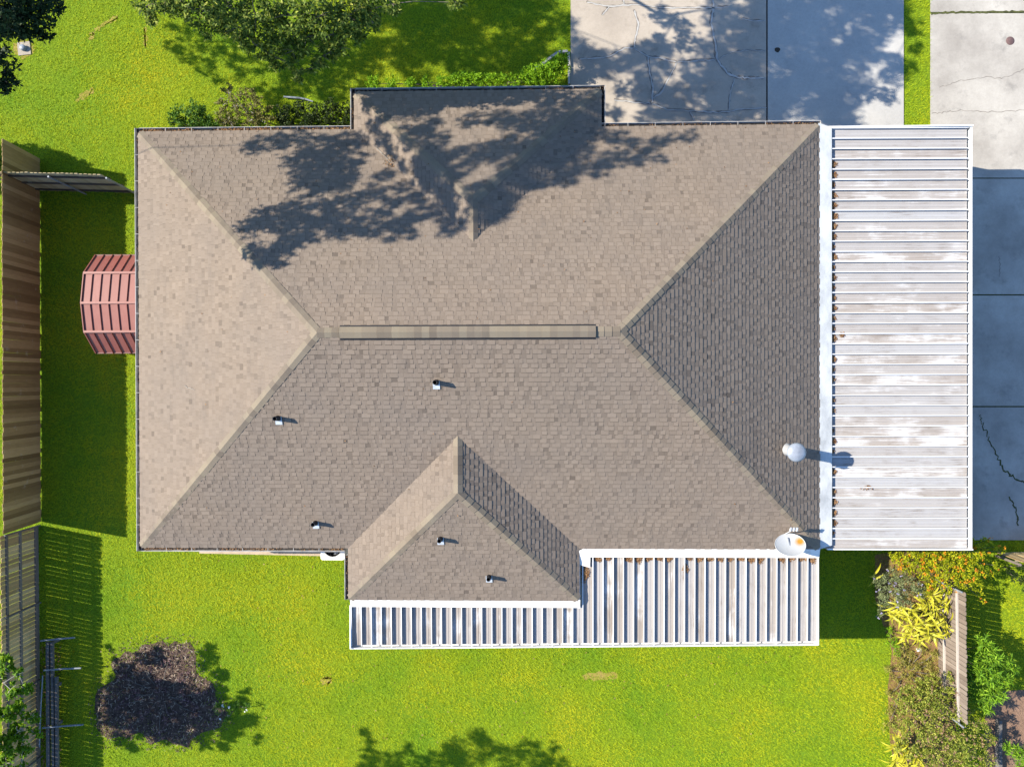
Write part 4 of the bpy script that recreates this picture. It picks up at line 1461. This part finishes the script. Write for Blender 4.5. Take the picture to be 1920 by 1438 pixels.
# -- small bright tree over the lower left fence, and its shade on the mulch
small = []
for x, y, r, z in [(8, 1245, .28, 3.4), (35, 1262, .16, 3.3), (48, 1290, .2, 3.3), (20, 1292, .25, 3.5), (40, 1325, .26, 3.3), (14, 1340, .3, 3.5), (60, 1345, .2, 3.1), (35, 1370, .3, 3.2), (68, 1375, .14, 3.0), (10, 1395, .3, 3.4), (45, 1405, .25, 3.1), (12, 1430, .3, 3.3), (40, 1440, .2, 3.1), (0, 1270, .2, 3.4)]:
    C = P(x, y, z); small.append((C[0], C[1], C[2], r))
for x, y, r in [(230, 1270, .35), (270, 1275, .4), (310, 1290, .4), (345, 1300, .4), (250, 1320, .4), (290, 1335, .42), (330, 1345, .4), (220, 1320, .35), (270, 1365, .35), (310, 1380, .3), (370, 1320, .3), (225, 1355, .3), (245, 1250, .2), (300, 1240, .2), (395, 1340, .28), (430, 1335, .3), (455, 1315, .22), (470, 1350, .25), (440, 1375, .28), (420, 1395, .2), (485, 1385, .16), (460, 1295, .14), (250, 1400, .22), (400, 1300, .2), (205, 1215, .12), (218, 1235, .12), (250, 1290, .4), (290, 1300, .45), (330, 1320, .45), (360, 1345, .4), (300, 1360, .45), (260, 1345, .4), (340, 1380, .35), (380, 1310, .3), (410, 1350, .3), (300, 1225, .22), (270, 1232, .2), (215, 1345, .35), (210, 1290, .3), (230, 1385, .3), (450, 1350, .3), (425, 1370, .3)]:
    small.append(shade(x, y, r, 3.4, False, 9, .3))
tree('lime_tree', (-18.6, -9.6, 0), small, 2000, .11, .065, M['lime_leaf'], 'small bright green tree overhanging the picket fence at lower left', .13, (.2, 0, 2.3), .5, bark='pale_bark')

# -- a tree beyond the lower edge: only its shade reaches the lawn
low = []
for x, y, r in [(690, 1385, .25), (700, 1415, .35), (740, 1428, .4), (765, 1405, .25), (790, 1430, .35), (830, 1425, .4), (850, 1400, .4), (880, 1420, .5), (900, 1385, .35), (920, 1400, .4), (960, 1425, .5), (990, 1405, .35), (1010, 1425, .4), (1040, 1400, .22), (1050, 1430, .25), (860, 1450, .5), (950, 1460, .5), (780, 1460, .5), (1020, 1460, .5), (700, 1450, .5), (905, 1375, .2), (685, 1370, .15), (1100, 1450, .3)]:
    low.append(shade(x, y, r, 5.5, False, 14, .4))
tree('rear_tree', (-10.6, -15.8, 0), low, 1250, .10, .055, M['tall_leaf'], 'tree beyond the lower edge whose shade falls on the lawn', .2, (0, .3, 3.2))

# -- unseen shrub, added beyond the tall fence to throw rounded shade at its end
rs = []
for i in range(26):
    t = i / 25
    q = P(20 + 150 * t, 268 + 42 * t * t)
    dz = 1.5 - .0 * t
    rs.append((q[0] - KX * 2.2 + random.uniform(-.1, .1), q[1] - KY * 2.2 - .35, 2.2, .33))
    rs.append((q[0] - KX * 1.9, q[1] - KY * 1.9 - .75, 1.3, .4))
rs = [c for c in rs if not in_frame(c[:3], c[3] * .6)]
if rs:
    tree('unseen_shade_shrub', (-19.4, 7.9, 0), rs, 2400, .08, .05, M['shrub_leaf'], 'unseen rounded shrub added beyond the tall fence to throw shade', .08, (0, 0, .7), cat='shrub')


def shrub(name, spots, per, L, W, mat_, label, extra=(), flat=.4, group=None, stems=True):
    """a shrub from photo spots (px, py, z, r); extra = further leaf sets as (name, material, count per clump, L, W, flat, lift)"""
    cl = []
    for x, y, z, r in spots:
        C = P(x, y, z); cl.append((C[0], C[1], C[2], r))
    bx, by = np.mean([c[0] for c in cl]), np.mean([c[1] for c in cl])
    root = empty(name, (bx, by, 0), label=label, cat='shrub', group=group)
    O = np.array([bx, by, 0])
    pos, vv = clump_leaves(cl, per * 5.5, L, W, flat, .3)
    me = np_mesh('foliage', vv - O, 4, np.clip(rng.normal(.5, .24, len(pos)), 0, 1), mat_)
    link(bpy.data.objects.new('foliage', me), root)
    for nm, mt, k, l_, w_, fl, lift in extra:
        ps = []
        for x, y, z, r in cl:
            n = max(1, int(k * (r / .3) ** 2))
            d = rng.normal(0, 1, (n, 3)); d[:, 2] = np.abs(d[:, 2]) * .8; d /= np.linalg.norm(d, axis=1, keepdims=True)
            c = np.array([x, y, z]) + d * r * lift * [1, 1, .7]
            ps.append(np.repeat(c, 6, 0) + rng.normal(0, 1, (n * 6, 3)) * l_ * .32)
        ps = np.concatenate(ps)
        me = np_mesh(nm, leaf_verts(ps, l_, w_, fl) - O, 4, rng.uniform(0, 1, len(ps)), mt)
        link(tag(bpy.data.objects.new(nm, me), kind='stuff'), root)
    m = MB()
    for c in cl:
        b = Vector((bx + (c[0] - bx) * .35, by + (c[1] - by) * .35, 0)); p = Vector(c[:3])
        m.tube([b - Vector(O), b.lerp(p, .5) + Vector((0, 0, .08)) - Vector(O), p - Vector(O)], [.016, .012, .007], 5, False)
    m.build('stems', M['bark'], root)
    return root


# front beds, left of the front wing
shrub('glossy_shrub', [(335, 215, .5, .32), (360, 205, .7, .34), (385, 220, .6, .34), (345, 235, .4, .3), (370, 240, .5, .3), (400, 235, .5, .3), (322, 230, .3, .2)], 420, .075, .04, M['shrub_leaf'], 'glossy dark green shrub at the upper left house corner')
shrub('olive_shrub', [(425, 165, .9, .22), (440, 185, .9, .3), (418, 195, .7, .26), (465, 175, .9, .28), (480, 190, .9, .26), (450, 210, .9, .34), (480, 215, .9, .34), (420, 220, .8, .3), (500, 225, .7, .28), (430, 237, .7, .28), (470, 238, .7, .3), (505, 205, .7, .2)], 330, .07, .04, M['olive_leaf'], 'olive brown thinning shrub in the middle of the front bed',
      [('bare_twigs', M['pale_bark'], 2, .16, .012, .3, .9)])
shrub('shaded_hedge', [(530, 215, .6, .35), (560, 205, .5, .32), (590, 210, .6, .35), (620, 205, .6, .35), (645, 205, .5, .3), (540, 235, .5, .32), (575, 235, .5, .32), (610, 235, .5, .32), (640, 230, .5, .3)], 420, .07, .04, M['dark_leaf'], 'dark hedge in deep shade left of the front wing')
shrub('boxwood_hedge', [(700, 157, 0.65, 0.26), (735, 157, 0.65, 0.24), (770, 157, 0.65, 0.24), (800, 155, 0.65, 0.24), (830, 153, 0.65, 0.26), (850, 151, 0.65, 0.28), (872, 150, 0.65, 0.29), (895, 150, 0.65, 0.28), (918, 149, 0.65, 0.29), (940, 149, 0.65, 0.26), (965, 149, 0.65, 0.26), (985, 143, 0.70, 0.31), (1005, 139, 0.75, 0.36), (1025, 131, 0.75, 0.36), (1010, 152, 0.65, 0.34), (1040, 119, 0.75, 0.29), (1056, 109, 0.70, 0.24), (1058, 125, 0.65, 0.24), (1040, 139, 0.65, 0.30)], 800, .055, .032, M['hedge_leaf'], 'bright green low hedge along the front wing gutter')

# flower bed at the right
shrub('orange_flower_bush', [(1690, 1050, .9, .3), (1715, 1042, 1.0, .32), (1740, 1050, 1.1, .36), (1765, 1055, 1.2, .38), (1790, 1050, 1.3, .38), (1730, 1072, 1.0, .3), (1755, 1085, 1.0, .3), (1780, 1080, 1.2, .36), (1810, 1070, 1.3, .36), (1800, 1095, 1.1, .28), (1825, 1045, 1.3, .3), (1840, 1030, 1.3, .28), (1825, 1095, 1.1, .22), (1838, 1070, 1.2, .25), (1835, 1112, 1.0, .14), (1842, 1125, .9, .1), (1845, 1015, 1.3, .2), (1865, 1025, 1.2, .14), (1868, 1060, 1.1, .15), (1880, 1032, 1.1, .1), (1860, 1078, 1.0, .12), (1775, 1105, .9, .18), (1680, 1040, .7, .22), (1700, 1062, .9, .28), (1745, 1100, .9, .2), (1795, 1028, 1.2, .3), (1820, 1015, 1.2, .22), (1760, 1035, 1.1, .3)],
      330, .075, .035, M['lantana_leaf'], 'sprawling yellow green bush dotted with orange flowers at the carport corner', [('flowers', M['orange_petal'], 5, .05, .04, .7, 1.0)])
shrub('lilac_flower_bush', [(1650, 1095, .7, .26), (1670, 1080, .8, .26), (1690, 1085, .8, .3), (1655, 1120, .7, .26), (1680, 1110, .9, .34), (1710, 1100, .9, .32), (1725, 1110, .8, .26), (1660, 1140, .6, .2), (1695, 1130, .8, .26), (1650, 1150, .5, .14)],
      380, .085, .018, M['grey_leaf'], 'grey green bush with pale lilac flowers beside the lawn', [('flowers', M['lilac_petal'], 3, .04, .035, .7, 1.02)])
shrub('ruddy_bush', [(1700, 1300, .8, .34), (1730, 1290, .9, .34), (1755, 1275, .9, .26), (1775, 1300, 1.0, .34), (1720, 1330, 1.0, .42), (1760, 1335, 1.1, .45), (1800, 1340, 1.1, .38), (1700, 1360, .9, .38), (1740, 1375, 1.1, .45), (1785, 1385, 1.2, .45), (1820, 1385, 1.1, .36), (1845, 1400, 1.0, .28), (1760, 1420, 1.1, .45), (1810, 1425, 1.1, .42), (1850, 1430, 1.0, .3), (1720, 1410, 1.0, .36), (1700, 1320, .7, .3), (1790, 1450, 1.1, .45), (1740, 1455, 1.0, .4), (1690, 1335, .6, .2), (1800, 1310, 1.0, .26), (1815, 1345, 1.2, .34), (1840, 1365, 1.2, .3), (1780, 1270, .9, .2), (1690, 1395, .8, .3), (1860, 1385, 1.0, .22), (1680, 1310, .5, .2), (1800, 1400, 1.3, .45), (1745, 1310, 1.1, .4)],
      360, .07, .035, M['ruddy_leaf'], 'large olive bush with ruddy brown tips at lower right', [('shoot_tips', M['ruddy_tip'], 5, .06, .035, .5, 1.02)])
shrub('long_leaf_shrub', [(1845, 1205, 1.2, .3), (1835, 1235, 1.2, .3), (1860, 1230, 1.3, .34), (1885, 1240, 1.1, .24), (1825, 1265, 1.1, .28), (1850, 1265, 1.3, .38), (1880, 1270, 1.2, .3), (1835, 1300, 1.1, .3), (1865, 1300, 1.2, .32), (1850, 1325, 1.0, .2), (1900, 1255, 1.0, .16)],
      300, .19, .035, M['oleander_leaf'], 'bright green long leaved shrub right of the grey fence', flat=.35)
shrub('paving_shrub', [(1905, 1405, .6, .24), (1925, 1415, .6, .24), (1890, 1400, .5, .14), (1915, 1430, .5, .2)], 280, .18, .03, M['oleander_leaf'], 'small green shrub at the lower right corner on the paving')
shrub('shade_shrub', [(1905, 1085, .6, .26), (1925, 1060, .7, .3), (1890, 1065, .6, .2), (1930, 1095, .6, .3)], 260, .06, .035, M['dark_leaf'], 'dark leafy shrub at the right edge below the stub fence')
shrub('dry_weeds', [(1690, 1240, .1, .25), (1715, 1250, .12, .28), (1740, 1245, .12, .25), (1680, 1270, .08, .2), (1735, 1272, .12, .25), (1750, 1225, .12, .2), (1705, 1225, .1, .2), (1685, 1225, .1, .18), (1720, 1285, .1, .2), (1750, 1262, .15, .22), (1670, 1300, .1, .2), (1665, 1255, .08, .18), (1672, 1330, .1, .2), (1700, 1265, .1, .22), (1760, 1290, .2, .24), (1690, 1205, .1, .2), (1665, 1360, .1, .2), (1730, 1215, .12, .2)], 330, .12, .016, M['weed_leaf'], 'dry olive weeds on the bed below the yellow striped plant')
shrub('edge_tuft', [(1675, 1205, .12, .2), (1668, 1185, .12, .16), (1680, 1222, .1, .15)], 420, .10, .02, M['hedge_leaf'], 'bright green weedy tuft between the lawn and the bed')
shrub('lily_clump', [(410, 1330, .3, .22), (440, 1325, .25, .2), (465, 1325, .25, .15), (425, 1350, .25, .2)], 200, .12, .025, M['shrub_leaf'], 'low green plants with white blooms beside the mulch bed', [('flowers', leaf_mat('white_petal', (.5, .5, .48), (.58, .58, .56), (.62, .62, .6), .2), 1.2, .05, .05, .8, 1.1)])


# -- variegated ginger: every long leaf a piece of its own
def blade_mesh(L, W, arch):
    m = MB(); n = 7
    a, b, c = [], [], []
    for i in range(n + 1):
        t = i / n
        w = W * math.sin(math.pi * min(t * .93 + .07, 1)) ** .8 * (1 - .25 * t) / 2 + .001
        z = arch * (t - 1.25 * t * t) * L
        x = L * t * (1 - .12 * t)
        a.append((x, -w, z + w * .25)); b.append((x, 0, z)); c.append((x, w, z + w * .25))
    vv = a + b + c; k = n + 1
    fs = []
    for i in range(n): fs += [(i, i + 1, k + i + 1, k + i), (k + i, k + i + 1, 2 * k + i + 1, 2 * k + i)]
    m.faces(vv, fs, smooth=True)
    return m.mesh('leaf', M['ginger'])


BL = [blade_mesh(.48, .062, .55), blade_mesh(.42, .066, .35), blade_mesh(.54, .06, .7), blade_mesh(.38, .056, .2)]


def ginger(name, spots, n, label):
    b = P(*spots[len(spots) // 2][:2])
    root = empty(name, (b[0], b[1], 0), label=label, cat='plant')
    O = Vector(root.location)
    m = MB()
    canes = []
    for x, y, z in spots:
        p = Vector(P(x, y, z)); canes.append(p)
        m.tube([Vector((O.x + (p.x - O.x) * .5, O.y + (p.y - O.y) * .5, 0)) - O, p - O], [.014, .008], 5, False)
    m.build('canes', M['shrub_leaf'], root)
    for i in range(n):
        c = canes[i % len(canes)]
        ob = bpy.data.objects.new('leaf', random.choice(BL)); link(ob, root)
        t = random.uniform(.55, 1.0)
        ob.location = Vector((c.x, c.y, c.z * t)) - O + Vector((random.gauss(0, .05), random.gauss(0, .05), 0))
        ob.rotation_euler = (random.gauss(0, .35), random.gauss(-.15, .3), random.uniform(0, 6.28))
        s = random.uniform(.75, 1.15); ob.scale = (s, s, s)
    return root


ginger('variegated_ginger', [(1690, 1140, .9), (1700, 1160, 1.0), (1720, 1150, 1.0), (1740, 1130, 1.0), (1755, 1145, 1.1), (1770, 1135, 1.0), (1735, 1165, 1.1), (1755, 1172, 1.1), (1775, 1160, 1.0), (1745, 1190, 1.0), (1765, 1192, 1.0), (1715, 1178, .9), (1680, 1155, .8), (1725, 1195, .8), (1752, 1118, .9), (1705, 1190, .7), (1780, 1180, .9), (1790, 1150, .9)], 290, 'yellow striped long leaved plant in front of the grey fence')
ginger('variegated_ginger', [(1685, 1405, .7), (1700, 1420, .8), (1720, 1425, .8), (1680, 1430, .7), (1705, 1440, .8), (1690, 1390, .6)], 110, 'yellow striped plant at the bottom edge below the ruddy bush')
ginger('broad_leaf_plant', [(1640, 1083, .5)], 5, 'two or three broad pale leaves left of the lilac bush')

# ================================================================== GROUND COVER
def inside(poly, x, y):
    r = np.zeros(len(x), bool); n = len(poly)
    for i in range(n):
        x0, y0 = poly[i][:2]; x1, y1 = poly[(i + 1) % n][:2]
        c = ((y0 > y) != (y1 > y)) & (x < (x1 - x0) * (y - y0) / (y1 - y0 + 1e-12) + x0)
        r ^= c
    return r


def grass(n):
    x = rng.uniform(-18.4, 17.6, n); y = rng.uniform(-13.7, 13.6, n)
    bad = (x > XL + .5) & (x < XR + .1) & (y > YB + .5) & (y < YT - .6)
    bad |= (x > WL + .5) & (x < WR) & (y > WB) & (y < YB + .6)
    bad |= (x > UL + .5) & (x < UR - .4) & (y > YT - .7) & (y < UT - .5)
    bad |= (x > -4.9) & (x < 8.3) & (y > -7.7) & (y < -4.5)
    def quad(x0, y0, x1, y1): return [P(x0, y0)[:2], P(x1, y0)[:2], P(x1, y1)[:2], P(x0, y1)[:2]]
    for q in (quad(1069, -200, 1694, 300), quad(1744, -200, 2400, 1012)):
        bad |= inside(q, x, y)
    bad |= (x > 8.7) & (x < 13.2) & (y > -5.0) & (y < 7.4)
    wob = rng.normal(0, .09, n)
    bad |= inside(mulch_pts, x + 3.6 * wob, y + rng.normal(0, .32, n)) & (rng.uniform(0, 1, n) < .985)
    bedm = inside([P(*p)[:2] for p in bed_pts], x + 2.5 * wob, y + rng.normal(0, .2, n))
    bad |= bedm & (rng.uniform(0, 1, n) < .58)
    bad |= inside([P(*p)[:2] for p in pav], x, y)
    bad |= inside([P(*p)[:2] for p in [(376, 990), (376, 1036), (605, 1041), (605, 990)]], x, y)
    for bx, by, rx, ry, a in bare:
        c = P(bx, by); rx, ry = rx / 55.6 * 1.15, ry / 55.6 * 1.15
        dx, dy = x - c[0], -(y - c[1])
        u = (dx * math.cos(a) + dy * math.sin(a)) / rx; v = (-dx * math.sin(a) + dy * math.cos(a)) / ry
        bad |= (u * u + v * v < rng.uniform(.1, 1.8, n)) & (rng.uniform(0, 1, n) < .36)
    x, y = x[~bad], y[~bad]; n = len(x)
    tuft = np.sin(x * 3.1 + np.sin(y * 2.3) * 2) * np.sin(y * 3.7 + np.sin(x * 1.9) * 2)
    a = rng.uniform(0, 2 * np.pi, n); el = np.clip(rng.normal(.5, .3, n), .05, 1.4)
    L = rng.uniform(.05, .12, n) * (1 + .25 * tuft); w = rng.uniform(.010, .018, n)
    d = np.stack([np.cos(a) * np.cos(el), np.sin(a) * np.cos(el), np.sin(el)], 1) * L[:, None]
    s = np.stack([-np.sin(a), np.cos(a), np.zeros(n)], 1) * w[:, None] * .5
    b = np.stack([x, y, np.full(n, .0)], 1)
    vv = np.stack([b - s, b + s, b + d], 1).reshape(-1, 3)
    tint = np.clip(rng.normal(.5, .2, n) + .08 * tuft, 0, 1)
    me = np_mesh('grass', vv, 3, tint, M['blade'])
    link(tag(bpy.data.objects.new('grass', me), 'short yellow green mown grass all round the house', 'grass', kind='stuff'))


grass(900000)


def chips():
    n = 9000
    mp = np.array(mulch_pts)
    x = rng.uniform(mp[:, 0].min() - .2, mp[:, 0].max() + .2, n); y = rng.uniform(mp[:, 1].min() - .2, mp[:, 1].max() + .2, n)
    k = inside(mulch_pts, x + rng.normal(0, .26, n), y + rng.normal(0, .26, n))
    pos = np.stack([x, y, rng.uniform(.015, .06, n)], 1)[k]
    me = np_mesh('bark_chips', leaf_verts(pos, .09, .03, .6), 4, np.clip(rng.normal(.4, .25, len(pos)), 0, 1), M['chip'])
    link(tag(bpy.data.objects.new('bark_chips', me), 'dark bark chips covering the round mulch bed', 'bark chips', kind='stuff'))


chips()
n = 500
pos = np.stack([rng.uniform(P(80, 1300)[0], P(115, 1300)[0], n), rng.uniform(-13.2, -9.0, n), rng.uniform(.03, .08, n)], 1)
link(tag(bpy.data.objects.new('fallen_leaves', np_mesh('fallen_leaves', leaf_verts(pos, .07, .04, .7), 4, rng.uniform(0, 1, n), M['litter'])), 'scattered dead leaves along the foot of the picket fence', 'leaf litter', kind='stuff'))
n = 260
x = rng.uniform(-11, 9, n); y = rng.uniform(-12.5, -5.4, n)
k = ~((x > -5.2) & (y > -8.2))
pos = np.stack([x, y, np.full(n, .07)], 1)[k]
link(tag(bpy.data.objects.new('fallen_leaves', np_mesh('fallen_leaves', leaf_verts(pos, .06, .035, .8), 4, rng.uniform(0, 1, len(pos)), M['litter'])), 'a few dry leaves scattered over the rear lawn', 'leaf litter', kind='stuff'))

# straw and twig bits on the mulch, and stray leaves on the roof
shrub('withered_groundcover', [(230, 1265, .1, .25), (270, 1250, .12, .25), (315, 1240, .12, .25), (345, 1265, .12, .28), (255, 1300, .15, .3), (300, 1285, .15, .3), (345, 1310, .15, .3), (225, 1320, .12, .28), (275, 1340, .15, .3), (320, 1345, .15, .3), (365, 1335, .12, .26), (245, 1365, .12, .26), (300, 1380, .12, .26), (380, 1300, .1, .2)], 70, .09, .035, leaf_mat('withered_leaf', (.036, .02, .024), (.105, .062, .066), (.24, .16, .15), .1, .9), 'withered purple brown ground cover spread over the mulch bed')
n = 700
mp = np.array(mulch_pts)
x = rng.uniform(mp[:, 0].min(), mp[:, 0].max(), n); y = rng.uniform(mp[:, 1].min(), mp[:, 1].max(), n)
k_ = inside(mulch_pts, x, y)
pos = np.stack([x, y, rng.uniform(.05, .08, n)], 1)[k_]
link(tag(bpy.data.objects.new('straw_bits', np_mesh('straw_bits', leaf_verts(pos, .15, .014, .8), 4, rng.uniform(.5, 1, len(pos)), leaf_mat('straw', (.14, .10, .07), (.28, .22, .16), (.42, .35, .26), .05, .9))), 'pale straw and twig bits strewn over the mulch bed', 'straw', kind='stuff'))
pos = []
while len(pos) < 150:
    a, b = random.uniform(300, 1500), random.uniform(190, 1000)
    if random.random() > (1.0 if b < 480 else .18): continue
    q = P_roof(a, b); pos.append((q[0], q[1], roof_z(q[0], q[1]) + .02))
pos = np.array([p for p in pos if p[2] > 2.5])
link(tag(bpy.data.objects.new('roof_leaves', np_mesh('roof_leaves', leaf_verts(pos, .055, .03, .7), 4, rng.uniform(0, .8, len(pos)), M['litter'])), 'a few stray dead leaves scattered over the shingles', 'leaf litter', kind='stuff'))
